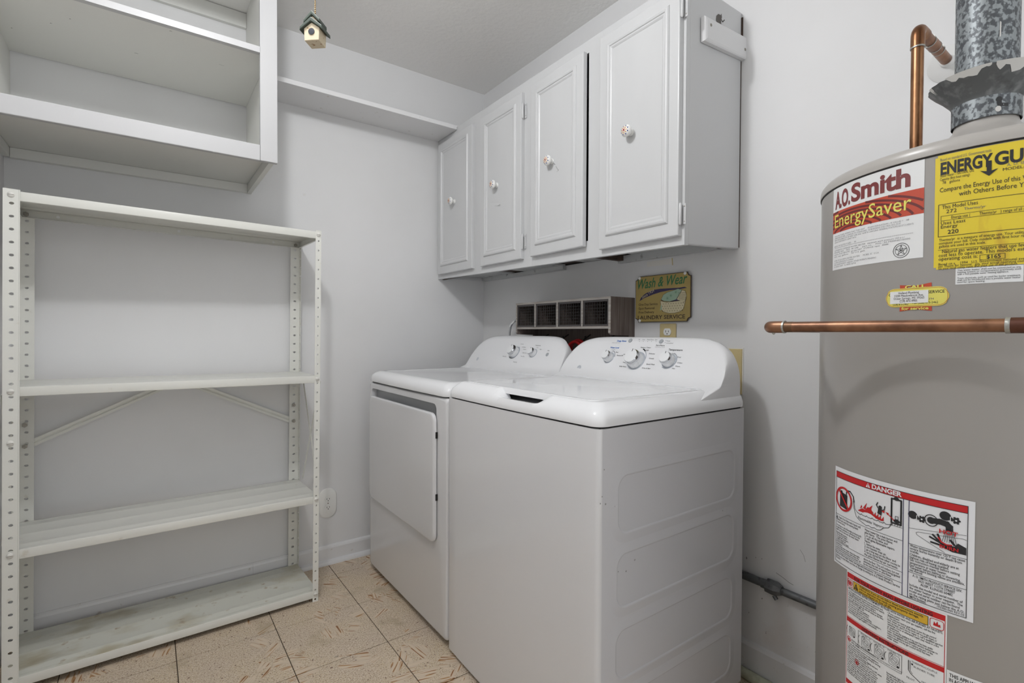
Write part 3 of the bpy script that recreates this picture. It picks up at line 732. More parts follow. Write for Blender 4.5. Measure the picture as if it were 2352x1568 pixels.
# hooks under the box
for yy in (1.42, 1.56, 1.70, 1.84):
    MB().tube([(XB-.012, yy, 1.085), (XB-.03, yy, 1.075), (XB-.04, yy, 1.068), (XB-.045, yy, 1.078)], .0025, 'black_fr', 8).build('hook', bx)
def arc(cx, cy, cz, r, a0, a1, n, tilt=0):
    return [(cx+r*.0, cy-r*math.cos(math.radians(a0+(a1-a0)*i/n)), cz+r*math.sin(math.radians(a0+(a1-a0)*i/n))) for i in range(n+1)]
rc0 = at(1328, 800, 'x', 1.505)
q = MB(); q.tube(arc(1.505, rc0.y, rc0.z-.012, .047, -60, 240, 26), .0068, 'redhose', 12); q.tube(arc(1.490, rc0.y+.004, rc0.z-.018, .047, -60, 240, 26), .0068, 'redhose', 12)
o = q.build('hose_loop'); tag(o, 'coiled red rubber hose hanging under the wooden cubby shelf', 'hose')
tag(MB().tube([tuple(at(x, y, 'x', 1.50)) for x, y in [(1196, 733), (1186, 735), (1178, 741), (1173, 750), (1171, 762), (1170, 785), (1170, 830)]], .0048, 'greyhose', 12)
    .tube([tuple(at(x, y, 'x', 1.50)) for x, y in [(1182, 737), (1175, 744), (1172, 750)]], .0062, 'white', 12).build('drain_hose'), 'grey hose with a white tag looping out beside the cubby shelf', 'hose')
q = MB().tube([tuple(at(x, y, 'x', 1.535)) for x, y in [(1346, 772), (1338, 785), (1334, 800), (1332, 830)]], .0022, 'ink', 8)
tag(q.build('power_cord'), 'thin black cord hanging beside the red hose coil', 'cord')

# ================================================================== DRYER AND WASHER
def bowx(y, yc, hw, b): return -b*max(0, 1-((y-yc)/hw)**2)
def body(name, root, y0, y1, x0, x1, zb0, zb1, ztop, bow, mf, ms):
    """open top cabinet: front bowed, bottom slightly raised towards the back"""
    yc, hw = (y0+y1)/2, (y1-y0)/2
    R = []; r = .012; n = 14
    P = []
    for j in range(n+1):
        y = y0+r+(y1-y0-2*r)*j/n; P.append((x0+bowx(y, yc, hw, bow), y))
    for k in range(1, 5): t = PI/2*k/4; P.append((x0+r-r*math.cos(t), y1-r+r*math.sin(t)))
    P.append((x1, y1)); P.append((x1, y0))
    for k in range(0, 4): t = PI/2*(1-k/4); P.append((x0+r-r*math.cos(t), y0+r-r*math.sin(t)))
    def zz(x): return zb0+(zb1-zb0)*max(0, (x-x0)/(x1-x0))
    q = MB(); q.rings([[(x, y, zz(x)) for x, y in P], [(x, y, ztop) for x, y in P]], mf, cap0=True, cap1=True)
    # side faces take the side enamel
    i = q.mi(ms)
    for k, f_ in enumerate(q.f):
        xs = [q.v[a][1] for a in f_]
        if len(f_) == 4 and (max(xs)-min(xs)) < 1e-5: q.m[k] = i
    return q.build(name, root, angle=30)

def deck(q, y0, y1, x0, x1, zs, ztop, bow, scoop=None, m='app'):
    yc, hw = (y0+y1)/2, (y1-y0)/2
    prof = [(.003, zs), (-.001, zs+.001), (-.002, zs+.006), (-.001, zs+.018), (.004, zs+.030), (.015, zs+.040), (.028, ztop-.0025), (.038, ztop), (.050, ztop)]
    R = []
    for ins, z in prof:
        L_ = rrect(x0+ins, x1, y0+ins, y1-ins, max(.004, .030-ins*.35), 6, 40)
        row = []
        for x, y in L_:
            dz = 0; dx = 0
            if x < x0+.12: dx = bowx(y, yc, hw, bow)*(1-max(0, x-x0-ins)/.12)
            if scoop and x < x0+.10 and ins > .006:
                a, b = scoop; t = min(1, max(0, min((y-a)/.035, (b-y)/.035))); t = t*t*(3-2*t)
                k = min(1, (ins-.006)/.03); dz = -.036*t*k
            row.append((x+dx, y, z+dz))
        R.append(row)
    q.rings(R, m, cap0=False, cap1=False)
    return R[-1]
def console(root, y0, y1, zb_, ztop, xf, xb, kx, name='control_panel'):
    yc, hw = (y0+y1)/2, (y1-y0)/2; R = []; n = 56
    for i in range(n+1):
        s_ = math.sin(PI/2*(2*i/n-1)); s_ = max(-1, min(1, s_)); y = yc+hw*s_
        s2 = abs(s_); hgt = (ztop-zb_-.018)*(1-s2**7)**(1/2.3) + .018
        bowt = -.006*s_*s_
        Zt = zb_+hgt; z00 = zb_-.045*s2**12
        x_at = lambda z: xf+(z-zb_)*kx
        rr = min(.018, hgt*.45)
        fl_ = min(.03, hgt*.4)
        xs = x_at(Zt-rr)
        back = xb+.0
        tt = min(1, max(0, (s2-.84)/.16)); tt = tt*tt*(3-2*tt)
        prof = [(xf-.012-.078*tt, zb_-.045), (xf-.012-.078*tt, zb_+.0015-.024*tt), (xf-.004+fl_*kx*.25, zb_+fl_*.35), (x_at(zb_+fl_), zb_+fl_)]
        for k in range(1, 5): prof.append((x_at(zb_+fl_+(Zt-rr-zb_-fl_)*k/5), zb_+fl_+(Zt-rr-zb_-fl_)*k/5))
        prof += [(xs, Zt-rr), (xs+rr*kx*.55+.001, Zt-rr*.42), (xs+rr*kx*.9+.006, Zt-rr*.1), (xs+rr*kx+.014, Zt), (max(back-.004, xs+.026), Zt-.001), (max(back, xs+.030), Zt-.006), (max(back, xs+.030), zb_-.055)]
        R.append([(x, y, z) for x, z in prof])
    q = MB(); q.rings(R, 'app', close=True, cap0=True, cap1=True)
    return q.build(name, root, angle=50)

def dial(root, p, n, s_, r, h, name='dial'):
    q = MB(); p = p-n*.001
    q.lathe(p, n, [(r*1.16, 0), (r*1.16, .0015), (r*1.06, .0025)], 'lgrey', 40, ref=s_)
    q.lathe(p+n*.0025, n, [(r, 0), (r*.97, h*.55)], 'knobw', 40, ref=s_, cap1=False)
    q.lathe(p+n*(.0025+h*.55), n, [(r*.975, 0), (r*.98, h*.10), (r*.93, h*.26), (r*.82, h*.40)], 'chrome', 40, ref=s_, cap0=False, cap1=False)
    q.lathe(p+n*(.0025+h*.95), n, [(r*.82, 0), (r*.80, .0006)], 'knobw', 40, ref=s_, cap0=False)
    a = n.cross(s_).normalized()
    c = p+n*(.0025+h*.955)+s_*r*.66
    q.add([c+a*d1*.0012+s_*d2+n*.0007 for d1, d2 in ((-1, -r*.14), (1, -r*.14), (1, r*.2), (-1, r*.2))], [(0, 1, 2, 3)], 'ink')
    return q.build(name, root)

KX = .62
def face_frame(xf, zb_):
    n = Vector((-1, 0, KX)).normalized(); s_ = Vector((KX, 0, 1)).normalized(); return n, s_, Vector((xf, 0, zb_))
# ---- washer
wm = thing('washing_machine', (1.13, 1.16, 0), 'white top loading washing machine with three chrome ringed dials, nearest appliance', 'washing machine')
WX0, WX1, WY0, WY1, WZ = .828, 1.435, .807, 1.515, .871
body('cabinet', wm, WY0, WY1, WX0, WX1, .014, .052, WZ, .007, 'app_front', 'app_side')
# embossed side panels
emb = [(.890, 1.386, .615, .757), (.887, 1.383, .438, .570), (.885, 1.378, .267, .388), (.883, 1.374, .105, .222)]
for x0, x1, z0, z1 in emb:
    R = []
    for ins, d in [(-.024, -.0002), (-.016, .0005), (-.006, .0017), (-.001, .0024), (.0005, .0024), (.003, .0011), (.004, .0003), (.006, .0002)]:
        R.append([(x, WY0-d, z) for x, z in rrect(x0+ins, x1-ins, z0+ins, z1-ins, .034-ins*.9, 8, 4)])
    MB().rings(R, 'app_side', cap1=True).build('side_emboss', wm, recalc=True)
for a, b, c in [(1387, 1078, 3), (1390, 1157, 4), (1382, 1140, 3), (1378, 1156, 3), (1412, 1162, 3), (1457, 1285, 4), (1437, 1311, 4), (1419, 1312, 3), (1659, 1172, 3)]:
    spk = Print(planar((0, WY0-.0005, 0), (1, 0, 0), (0, 0, 1)))
    p = at(a, b, 'y', WY0); spk.disc(p.x, p.z, c*.0006, 'scuff', 4, n=7); spk.done('speck', wm)
MB().box(WX0+.02, WX1-.02, WY0+.02, WY1-.02, .0, .014, 'dark').build('base_shade', wm)  # near-black block stands in for the shaded gap under the washer
q = MB(); zs, ztop = .8745, .928
last = deck(q, WY0, WY1, WX0, WX1+.014, zs, ztop, .008, scoop=(1.01, 1.235))
# close deck to the lid well
q.build('top_deck', wm, angle=50, recalc=True)
MB().box(WX0+.012, WX1-.006, WY0+.008, WY1-.008, WZ, .8746, 'dark').build('seam', wm)
MB().box(WX0+.052, WX1-.01, WY0+.055, WY1-.055, .8747, .8920, 'recess').build('lid_well', wm)
# lid
LD = rrect
R = []
lx0, lx1, ly0, ly1 = WX0+.036, 1.288, WY0+.050, WY1-.056
for ins, z in [(.004, .911), (0, .912), (0, .9275), (.0015, .9295), (.004, .9300), (.012, .9296), (.020, .9268), (.026, .9264)]:
    L_ = LD(lx0+ins, lx1-ins*.5, ly0+ins, ly1-ins, .022, 8, 20)
    R.append([((x+bowx(y, 1.16, .35, .006) if x < 1.0 else x), y, z) for x, y in L_])
MB().rings(R, 'app', cap0=True, cap1=True).build('lid', wm, angle=40)
# plate filling deck between lid and console
q = MB()
q.box(1.2915, WX1-.02, WY0+.046, WY1-.046, .90, .9282, 'app'); q.build('rear_deck', wm, bevel=.002)
xf = 1.318
console(wm, WY0+.0065, WY1-.0065, .930, 1.078, xf, 1.424, KX)
n, s_, p0 = face_frame(xf, .930)
for px, py, r, h in ((1399, 821, .0195, .026), (1461.5, 828, .0305, .036), (1536.5, 829, .0228, .029)):
    dial(wm, atplane(px, py, p0, n), n, s_, r, h)
U = Vector((0, -1, 0)); pr = Print(planar(p0, U, s_)); pr.dl = .0004
def uv(px, py): p = atplane(px, py, p0, n)-p0; return p.dot(U), p.dot(s_)
def tx(t, px, py, size, m, **k): u, v = uv(px, py); pr.text(t, u, v-size*.3, size, m, 2, **k)
tx('Deep Rinse', 1418, 783, .0095, 'blue', bold=.02); tx('adds an extra rinse', 1406, 787, .005, 'inkl')
tx('Water Level', 1402, 798, .0085, 'blue', bold=.02); tx('soil level', 1405, 802, .005, 'inkl')
tx('Temperature', 1536, 803, .0100, 'ink', bold=.01); tx('Start/Pause', 1507, 793, .008, 'ink'); tx('Hold 3 Sec to Cancel', 1505, 797, .0045, 'inkl')
for t, px in (('Fill', 1467), ('Soak', 1476), ('Wash', 1486), ('Rinse', 1495), ('Spin', 1505)):
    tx(t, px, 780, .006, 'inkg'); u, v = uv(px+2, 784); pr.disc(u, v, .0011, 'ink', 2, n=8)
tx('Pause', 1532, 783, .006, 'inkg'); tx('Lid Locked', 1531, 788, .006, 'inkg')
for a, b in ((1530, 782), (1528, 787)): u, v = uv(a, b); pr.disc(u, v, .0011, 'ink', 2, n=8)
for t, a, b in (('Low', 1406, 806), ('Med', 1415, 809), ('Precise Fill', 1417, 816), ('Medium', 1472, 798), ('Colors', 1485, 798), ('Light', 1484, 804), ('Delicates', 1491, 812), ('Casuals', 1491, 823), ('Speed Wash', 1485, 836), ('Drain & Spin', 1475, 845), ('Whites', 1432, 814), ('Heavy', 1431, 832), ('Bulky Items', 1423, 841), ('Cold', 1543, 812), ('Cool', 1556, 820), ('Colors', 1556, 833), ('Warm', 1551, 841), ('Hot', 1544, 846)):
    tx(t, a, b, .0068, 'ink')
u, v = uv(1462, 822); pr.ring(u, v-.001, .0385, .0028, 'lgrey', 2, a0=-140, a1=60); pr.ring(u, v, .0385, .004, 'ink', 3, a0=48, a1=68)
u, v = uv(1536, 827); pr.ring(u, v-.001, .0295, .0026, 'lgrey', 2, a0=-120, a1=60)
u, v = uv(1399, 818); pr.ring(u, v-.001, .0265, .0022, 'lgrey', 2, a0=0, a1=70)
u, v = uv(1330, 844); pr.disc(u, v, .0105, 'lgrey', 2); pr.ring(u, v, .009, .0008, 'knobw', 3); pr.text('GE', u, v-.004, .011, 'knobw', 3, 'C', shear=.5, bold=.01)
pr.done('panel_print', wm)
for px, py in ((1448, 782), (1519, 784)):
    p = atplane(px, py, p0, n); MB().lathe(p, n, [(.0085, 0), (.0085, .001), (.0070, .0022)], 'grey_pl', 24).build('button', wm)

# ---- dryer
dm = thing('dryer', (1.13, 1.89, 0), 'white front loading dryer with two dials between the washer and the back wall', 'dryer')
DY0, DY1, DX0, DX1, DZ = 1.523, 2.265, .828, 1.44, .865
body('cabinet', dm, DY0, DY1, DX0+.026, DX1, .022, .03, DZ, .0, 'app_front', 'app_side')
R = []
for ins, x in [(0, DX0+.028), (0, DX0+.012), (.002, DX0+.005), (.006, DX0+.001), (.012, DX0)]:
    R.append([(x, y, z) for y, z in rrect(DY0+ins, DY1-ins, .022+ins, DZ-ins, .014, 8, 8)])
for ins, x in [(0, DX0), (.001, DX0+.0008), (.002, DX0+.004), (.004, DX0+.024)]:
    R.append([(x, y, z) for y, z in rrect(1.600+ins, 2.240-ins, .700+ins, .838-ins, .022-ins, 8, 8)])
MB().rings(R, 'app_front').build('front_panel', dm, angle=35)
MB().box(DX0+.0235, DX0+.0255, 1.595, 2.250, .70, .845, 'recess').build('recess_plate', dm)
MB().box(DX0+.03, DX1-.02, DY0+.02, DY1-.02, .0, .022, 'dark').build('base_shade', dm)  # added dark block paints the shade between dryer and floor
q = MB(); deck(q, DY0, DY1, DX0, DX1+.010, .868, .916, .005); q.build('top_deck', dm, angle=50)
MB().box(DX0+.012, DX1-.006, DY0+.008, DY1-.008, DZ, .8685, 'dark').build('seam', dm)
q = MB(); R = []
for ins, z in [(0, .9155), (.004, .9155), (.010, .9138), (.016, .9134)]:
    R.append([(x, y, z) for x, y in rrect(DX0+.044+ins, 1.43, DY0+.048+ins, DY1-.048-ins, .03, 6, 4)])
q.rings(R, 'app', cap1=True); q.build('top_plate', dm, angle=50)
xf2 = 1.330
console(dm, DY0+.010, DY1-.010, .917, 1.078, xf2, 1.430, KX)
n, s_, p0 = face_frame(xf2, .917)
for px, py, r, h in ((1183, 809, .0265, .034), (1225.5, 811, .0185, .026)):
    dial(dm, atplane(px, py, p0, n), n, s_, r, h)
pr = Print(planar(p0, U, s_)); pr.dl = .0004
for t, a, b in (('Cottons', 1196, 790), ('Delicates', 1200, 797), ('Casuals', 1202, 802), ('Easy Care', 1201, 810), ('Time Dry', 1196, 818), ('Time Dry', 1179, 831), ('More Dry', 1155, 818), ('Temperature', 1230, 793), ('Low', 1233, 798), ('High', 1240, 802), ('Start', 1258, 805)):
    tx(t, a, b, .0072, 'ink' if t in ('Temperature', 'Time Dry') else 'inkg')
u, v = uv(1182, 808)
pr.ring(u, v-.001, .0335, .0024, 'lgrey', 2, a0=-30, a1=60)
for k in range(16):
    t = math.radians(-125+k*7); pr.line([(u+.032*math.cos(t), v+.032*math.sin(t)), (u+.036*math.cos(t), v+.036*math.sin(t))], .0022, 'ink', 2)
u, v = uv(1097, 824); pr.disc(u, v, .0095, 'lgrey', 2); pr.ring(u, v, .008, .0008, 'knobw', 3); pr.text('GE', u, v-.004, .010, 'knobw', 3, 'C', shear=.5, bold=.01)
pr.done('panel_print', dm)
p = atplane(1257, 814, p0, n); MB().lathe(p, n, [(.0085, 0), (.0085, .001), (.0070, .0022)], 'grey_pl', 24).build('button', dm)
# recessed pull above the door and the door itself
XD = DX0
R = []
for ins, d in [(.010, -.001), (.010, .003), (0, .004), (0, .011), (.002, .0140), (.006, .0155), (.012, .016)]:
    L_ = rrect(1.592+ins, 2.232-ins, .345+ins, .806-ins, .030-ins*.5, 8, 6)
    R.append([(XD-d, y, z) for y, z in L_])
dd = MB().rings(R, 'app_front', cap0=True, cap1=True).build('door', dm, angle=40)
for zz in (.52, .74):
    MB().box(XD-.008, XD-.001, 1.5885, 1.592, zz-.022, zz+.0, 'dark').build('hinge', dd)

# ================================================================== WATER HEATER
CX, CY, TR = 1.229, .233, .260
wh = thing('water_heater', (CX, CY, 0), 'tall taupe cylindrical gas water heater covered in labels at the right edge', 'water heater')
q = MB()
q.lathe((CX, CY, 0), (0, 0, 1), [(TR-.02, .02), (TR-.002, .02), (TR, .024), (TR, 1.366)], 'tank', 160, cap1=False)
q.build('tank', wh)
q = MB()
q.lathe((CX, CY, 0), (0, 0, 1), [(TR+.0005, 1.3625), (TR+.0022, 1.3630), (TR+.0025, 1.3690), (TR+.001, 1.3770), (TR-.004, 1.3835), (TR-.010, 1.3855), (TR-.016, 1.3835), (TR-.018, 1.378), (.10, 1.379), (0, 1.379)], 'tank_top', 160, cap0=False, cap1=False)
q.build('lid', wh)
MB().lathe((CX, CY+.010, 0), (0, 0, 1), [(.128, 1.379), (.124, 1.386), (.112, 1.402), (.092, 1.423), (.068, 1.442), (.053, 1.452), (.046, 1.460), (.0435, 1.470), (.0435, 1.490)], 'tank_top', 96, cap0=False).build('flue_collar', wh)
MB().lathe((CX, CY, 0), (0, 0, 1), [(TR-.0005, 1.3605), (TR+.0012, 1.3606), (TR+.0012, 1.3624)], 'dark', 128, cap0=False, cap1=False).build('seam', wh)
# vent collar, flared hood and flue
vt = thing('flue_pipe', (CX, CY+.010, 1.47), 'mottled galvanised flue pipe rising from the water heater', 'flue pipe')
vx, vy = CX, CY+.010
MB().lathe((vx, vy, 0), (0, 0, 1), [(.0435, 1.500), (.0435, 2.438)], 'galv', 64).build('pipe', vt)
q = MB(); prf = [(.0465, 1.469), (.047, 1.470), (.047, 1.505), (.0505, 1.512), (.062, 1.526), (.074, 1.538), (.080, 1.545), (.081, 1.5465), (.079, 1.5470), (.072, 1.540), (.060, 1.529), (.046, 1.516)]
n_ = 96; R = []
for i, (r, z) in enumerate(prf):
    row = []
    for j in range(n_):
        t = 2*PI*j/n_; w = (math.sin(t*9)*.5+math.sin(t*23+1)*.5)*.0009*(1 if r > .065 else 0)
        row.append((vx+(r+w)*math.cos(t), vy+(r+w)*math.sin(t), z+w*.8))
    R.append(row)
q.rings(R, 'galv2'); hood = q.build('draft_hood', vt)
MB().rings([[(vx+.0475*math.cos(2*PI*j/64), vy+.0475*math.sin(2*PI*j/64), z) for j in range(64)] for z in (1.4695, 1.505)], 'galv').build('collar', vt)
# flaking paint on the hood rim
def FLK(): return Print(lambda u, v, w: Vector((vx+(.0475+v+w+.0010)*math.cos(u), vy+(.0475+v+w+.0010)*math.sin(u), 1.5065+v*1.19+.0008)))
def flake(a0, a1, depth, sd):
    rnd = random.Random(sd); n = 30; flk = FLK(); dp = [rnd.random() for _ in range(n//3+3)]
    sm_ = lambda i: dp[i//3]*(1-(i%3)/3)+dp[i//3+1]*(i%3)/3
    for i in range(n):
        t0 = math.radians(a0+(a1-a0)*i/n); t1 = math.radians(a0+(a1-a0)*(i+1)/n)
        ev = lambda k: max(.02, math.sin(PI*k/n))**.4*(.35+.65*sm_(k))*depth; flk.poly([(t0, .0335-ev(i)), (t1, .0335-ev(i+1)), (t1, .0335), (t0, .0335)], 'flake', 1)
    flk.build('flaking_paint', vt, recalc=False)
flake(150, 196, .012, 1); flake(200, 245, .016, 2); flake(119, 126, .014, 3)
ks = Print(lambda u, v, w: Vector((vx+(.0478+w)*math.cos(PI+u/.047), vy+(.0478+w)*math.sin(PI+u/.047), 1.487+v)))
ks.disc(.026, .008, .0042, 'ink', 1, ry=.005); ks.line([(.026, .006), (.027, -.001), (.037, -.002)], .006, 'ink', 1)
ks.disc(.025, -.008, .004, 'flake', 1, ry=.005)
ks.done('key_slot', vt)
ks = Print(lambda u, v, w: Vector((vx+(.0436+w)*math.cos(PI+u), vy+(.0436+w)*math.sin(PI+u), v)))
ks.poly([(.56, 1.603), (.60, 1.604), (.61, 1.628), (.57, 1.630)], 'flake', 2); ks.done('paint_chip', vt)

# vertical copper pipe with elbow into the wall
cpv = at(2108, 88, 'x', 1.334)
pe = at(2170, 150, 'x', XB)
px_, py_ = cpv.x, cpv.y; zt_ = 1.742
cp = thing('copper_riser', (px_, py_, 1.38), 'vertical copper pipe rising from the water heater and bending into the right wall', 'pipe')
r = .0111
MB().tube([(px_, py_, 1.379), (px_, py_, 1.50), (px_, py_, zt_-.028)], r, 'copper', 24).build('pipe', cp)
MB().tube([(px_+.024, py_, zt_), (XB-.03, py_, zt_-.004), (XB+.002, py_, zt_-.004)], r, 'copper2', 24).build('pipe', cp)
el = [(px_, py_, zt_-.040), (px_, py_, zt_-.018)]
for k in range(1, 9): t = PI/2*k/9; el.append((px_+.018-.018*math.cos(t), py_, zt_-.018+.018*math.sin(t)))
el += [(px_+.018, py_, zt_), (px_+.042, py_, zt_)]
MB().tube(el, [r*1.13]+[r*1.12]*(len(el)-2)+[r*1.13], 'copper', 24).build('elbow', cp)
MB().tube([(px_, py_, zt_-.0425), (px_, py_, zt_-.0395)], r*1.17, 'solder', 20).build('solder_ring', cp)
for xx in (.075, .112, .135):
    MB().tube([(px_+xx, py_, zt_-.001), (px_+xx+.003, py_, zt_-.001)], r*1.16, 'solder', 20).build('solder_ring', cp)
MB().tube([(px_+.078, py_, zt_-.001), (px_+.115, py_, zt_-.001)], r*1.12, 'copper2', 20).build('coupling', cp)
MB().lathe((XB, py_, zt_-.004), (-1, 0, 0), [(.043, 0), (.043, .002), (.036, .008), (.022, .013), (.0145, .016), (.0145, .026), (.0125, .028)], 'esc', 48).build('escutcheon', cp)

# horizontal copper pipe in front of the tank
r = .0092; zp = 1.103
A = Vector((.922, .470, zp)); B = Vector((.930, .145, zp)); dr_ = (B-A).normalized()
hp = thing('copper_relief_pipe', A, 'horizontal copper pipe crossing in front of the water heater', 'pipe')
EX = Vector((1, .11, 0)).normalized(); tb = (B-A).length
MB().tube([A+dr_*.012, A+dr_*.1, A+dr_*.2, B], r, 'copper2', 24).build('pipe', hp)
MB().tube([B-dr_*.010, B+dr_*.02, B+dr_*.25], r*1.15, 'brownc', 24).build('coupling', hp)
MB().tube([B-dr_*.0145, B-dr_*.0095], r*1.2, 'solder', 20).build('solder_ring', hp)
MB().tube([A+dr_*.0245, A+dr_*.040], r*1.02, 'copper_dk', 20).build('heat_mark', hp)
el = [A+dr_*.024, A+dr_*.010]
for k in range(1, 8):
    t = PI/2*k/8; el.append(A+dr_*.010-dr_*.014*math.sin(t)+EX*.014*(1-math.cos(t)))
el += [A-dr_*.004+EX*.014, A-dr_*.004+EX*.028]
MB().tube(el, [r*1.16]*len(el), 'copper2', 24).build('elbow', hp)
MB().tube([A+dr_*.0235, A+dr_*.0265], r*1.22, 'solder', 20).build('solder_ring', hp)
e0 = A-dr_*.004+EX*.014
MB().tube([e0, e0+EX*.3, e0+EX*((XB-e0.x)/EX.x)], r, 'copper2', 20).build('pipe', hp)
d0 = A+dr_*.006+Vector((0, 0, -r*1.16))
MB().lathe(d0, (0, 0, -1), [(.0028, -.001), (.0024, .0015), (.0009, .0032)], 'solder', 12).build('solder_drip', hp)

# conduit along the right wall behind washer and heater
cd = thing('conduit_run', (XB, .7, .32), 'dark grey conduit with a coupling low on the right wall', 'conduit')
MB().tube([(XB-.016, 1.45, .322), (XB-.016, .775, .320)], .0125, 'conduit', 16).build('pipe', cd)
MB().tube([(XB-.016, .765, .318), (XB-.016, -.4, .317)], .0112, 'conduit', 16).build('pipe', cd)
MB().tube([(XB-.017, .800, .320), (XB-.017, .785, .320), (XB-.017, .784, .320), (XB-.017, .762, .319), (XB-.017, .756, .319), (XB-.017, .740, .319)], [.0145, .0150, .0215, .0225, .0215, .0135], 'conduit', 8).build('coupling', cd)
MB().tube([(XB-.024, .760, .300), (XB-.024, .752, .290)], .006, 'conduit', 6).build('clamp_screw', cd)

# ================================================================== LABELS ON THE HEATER
def TF(u, v, w):
    a = u/TR; return Vector((CX+(TR+.0004+w)*math.cos(a), CY+(TR+.0004+w)*math.sin(a), v))
def lab(): return Print(TF, .006)
# rating label
p = lab(); u0, u1, z0, z1 = .6130, .7893, 1.2095, 1.3602
p.rect(u0, z0, u1, z1, 'white', 0)
p.text('A.O.', u0+.008, 1.3225, .042, 'maroon', 2, bold=.035, width=.043)
p.text('Smith', u0+.054, 1.3245, .042, 'maroon', 2, bold=.035, width=.104)
b0, b1 = 1.2775, 1.3168
p.rect(u0, b0, u1, b1, 'orange', 1)
cx_, cy_ = u0+.052, b0-.006
for k, rr in enumerate((.016, .030, .044, .058, .072, .086, .100, .114, .128)):
    n = 46; seg = []
    for i in range(n+1):
        t = PI*i/n; x = cx_+rr*1.12*math.cos(t); y = cy_+rr*.40*math.sin(t)
        if u0+.001 < x < u1-.001 and b0+.001 < y < b1-.001: seg.append((x, y))
        else:
            if len(seg) > 1: p.line(seg, .0036, 'swirl', 2)
            seg = []
    if len(seg) > 1: p.line(seg, .0036, 'swirl', 2)
p.text('EnergySaver', u0+.008, 1.2870, .034, 'lyel', 4, width=.152, bold=.004)
rows = [('MANUFACTURER AFFIRMS THAT THIS UNIT     FOAM INSULATION - R VALUE =   .08', .150), ('APPROVED BY MEA:  COMPLIES TO STANDARD  16 BUILDING DES MEA 402-93-E', .138), ('MEETS OR EXCEEDS CITY OF NEW YORK AND  NORTH CAROLINA GENERAL STATUTE 66-27 2 (450 F)', .156), ('DESIGN COMPONENTS COMPLY WITH', .060), ('', 0), ('BACK OF OUTPUT SIZE -    50', .060), ('*******************************************************', .156), ('AUTOMATIC STORAGE WATER HEATER   maximum work pressure 150 p.s.i', .144), ('MODEL NO.   FSG  40 248     part no.    FSG--30-M00N010000', .152), ('serial no. 85 KJ 92810-99S   gas type NAT   STORAGE  input   40000', .120), ('min. cap. gallons    50 U.S. gals.', .080), ('', 0), ('A DIV. OF A.O. SMITH WATER HEATERS      MCBEE, SC  U.S.A.', .105), ('A.O. SMITH WATER PRODUCTS COMPANY', .055), ('MFG UNDER PATENTS  4,684,422  OTHER PATENTS PENDING', .100), ('5-250-347  5-000-674', .060)]
y = 1.2700
for t, w in rows:
    if t: p.text(t, u0+.007, y, .0038, 'inkl', 2, width=w)
    y -= .00375
sx_, sy_ = u1-.030, 1.2245
p.ring(sx_, sy_, .0115, .0007, 'ink', 2); p.ring(sx_, sy_, .0085, .0006, 'ink', 2)
st = [(sx_+.0080*math.cos(math.radians(90+144*k)), sy_+.0080*math.sin(math.radians(90+144*k))) for k in range(5)]
p.line(st, .0006, 'ink', 2, closed=True); p.disc(sx_, sy_, .0014, 'ink', 3, n=10)
p.done('rating_label', wh)['label'] = 'white rating label with maroon lettering and red swirl band'
# yellow energy guide
p = lab(); u0, u1, z0, z1 = .8026, .9420, 1.1885, 1.3594
P_ = rrect(u0, u1, z0, z1, .004, 3); p.rect(u0, z0+.003, u1, z1-.003, 'yel', 0); p.rect(u0+.003, z0, u1-.003, z0+.003, 'yel', 0); p.rect(u0+.003, z1-.003, u1-.003, z1, 'yel', 0)
p.text('Based on standard U.S. Government tests', u0+.006, 1.3505, .0062, 'inkg', 2, width=.056)
p.text('ENERGY', u0+.0065, 1.3305, .0250, 'ink', 2, bold=.035, width=.057); p.text('GUIDE', u0+.0655, 1.3305, .0250, 'ink', 2, bold=.035, width=.060)
p.poly([(u0+.0575, 1.338), (u0+.0625, 1.338), (u0+.0625, 1.3235), (u0+.0695, 1.3255), (u0+.0600, 1.3165), (u0+.0505, 1.3255), (u0+.0575, 1.3235)], 'ink', 3)
p.text('Water Heater -  NATURAL GAS', u0+.006, 1.3262, .0058, 'ink', 2, width=.038); p.text('Capacity (first hour rating):', u0+.006, 1.3212, .0058, 'ink', 2, width=.034); p.text('78   gallons', u0+.009, 1.3160, .0058, 'ink', 2, width=.020)
p.text('A. O. SMITH CORP.', u0+.078, 1.3262, .0058, 'inkg', 2, width=.045); p.text('MODEL: F30-40', u0+.074, 1.3205, .0058, 'ink', 2, width=.040)
p.text('Compare the Energy Use of this Water Heater', u0+.006, 1.3040, .0098, 'ink', 2, width=.126); p.text('with Others Before You Buy.', u0+.028, 1.2945, .0098, 'ink', 2, width=.090)
p.frame(u0+.005, 1.2375, u1-.006, 1.2855, .0007, 'ink')
p.text('This Model Uses', u0+.009, 1.2785, .0078, 'ink', 2, width=.040); p.text('272', u0+.014, 1.2715, .0078, 'ink', 2, width=.012); p.text('Therms/yr', u0+.034, 1.2725, .0055, 'inkg', 2)
p.frame(u0+.008, 1.2610, u1-.010, 1.2680, .0005, 'ink')
p.text('Energy use (        Therms/yr   ) range of all similar models', u0+.020, 1.2625, .0062, 'ink', 2, width=.100)
p.text('Uses Least', u0+.008, 1.2550, .0072, 'ink', 2, width=.028); p.text('Energy', u0+.008, 1.2495, .0072, 'ink', 2); p.text('220', u0+.016, 1.2405, .0085, 'ink', 2, bold=.01)
for k, t in enumerate(('Therms/yr  is a measure of energy use. Your utility company uses it to', 'compute your bill. Only models with first hour ratings of     75 to 85', 'gallons are used in this scale.')):
    p.text(t, u0+.006, 1.2305-k*.0048, .0058, 'ink', 2, width=(.126 if k < 2 else .052))
p.line([(u0+.005, 1.2175), (u1-.006, 1.2175)], .0005, 'ink')
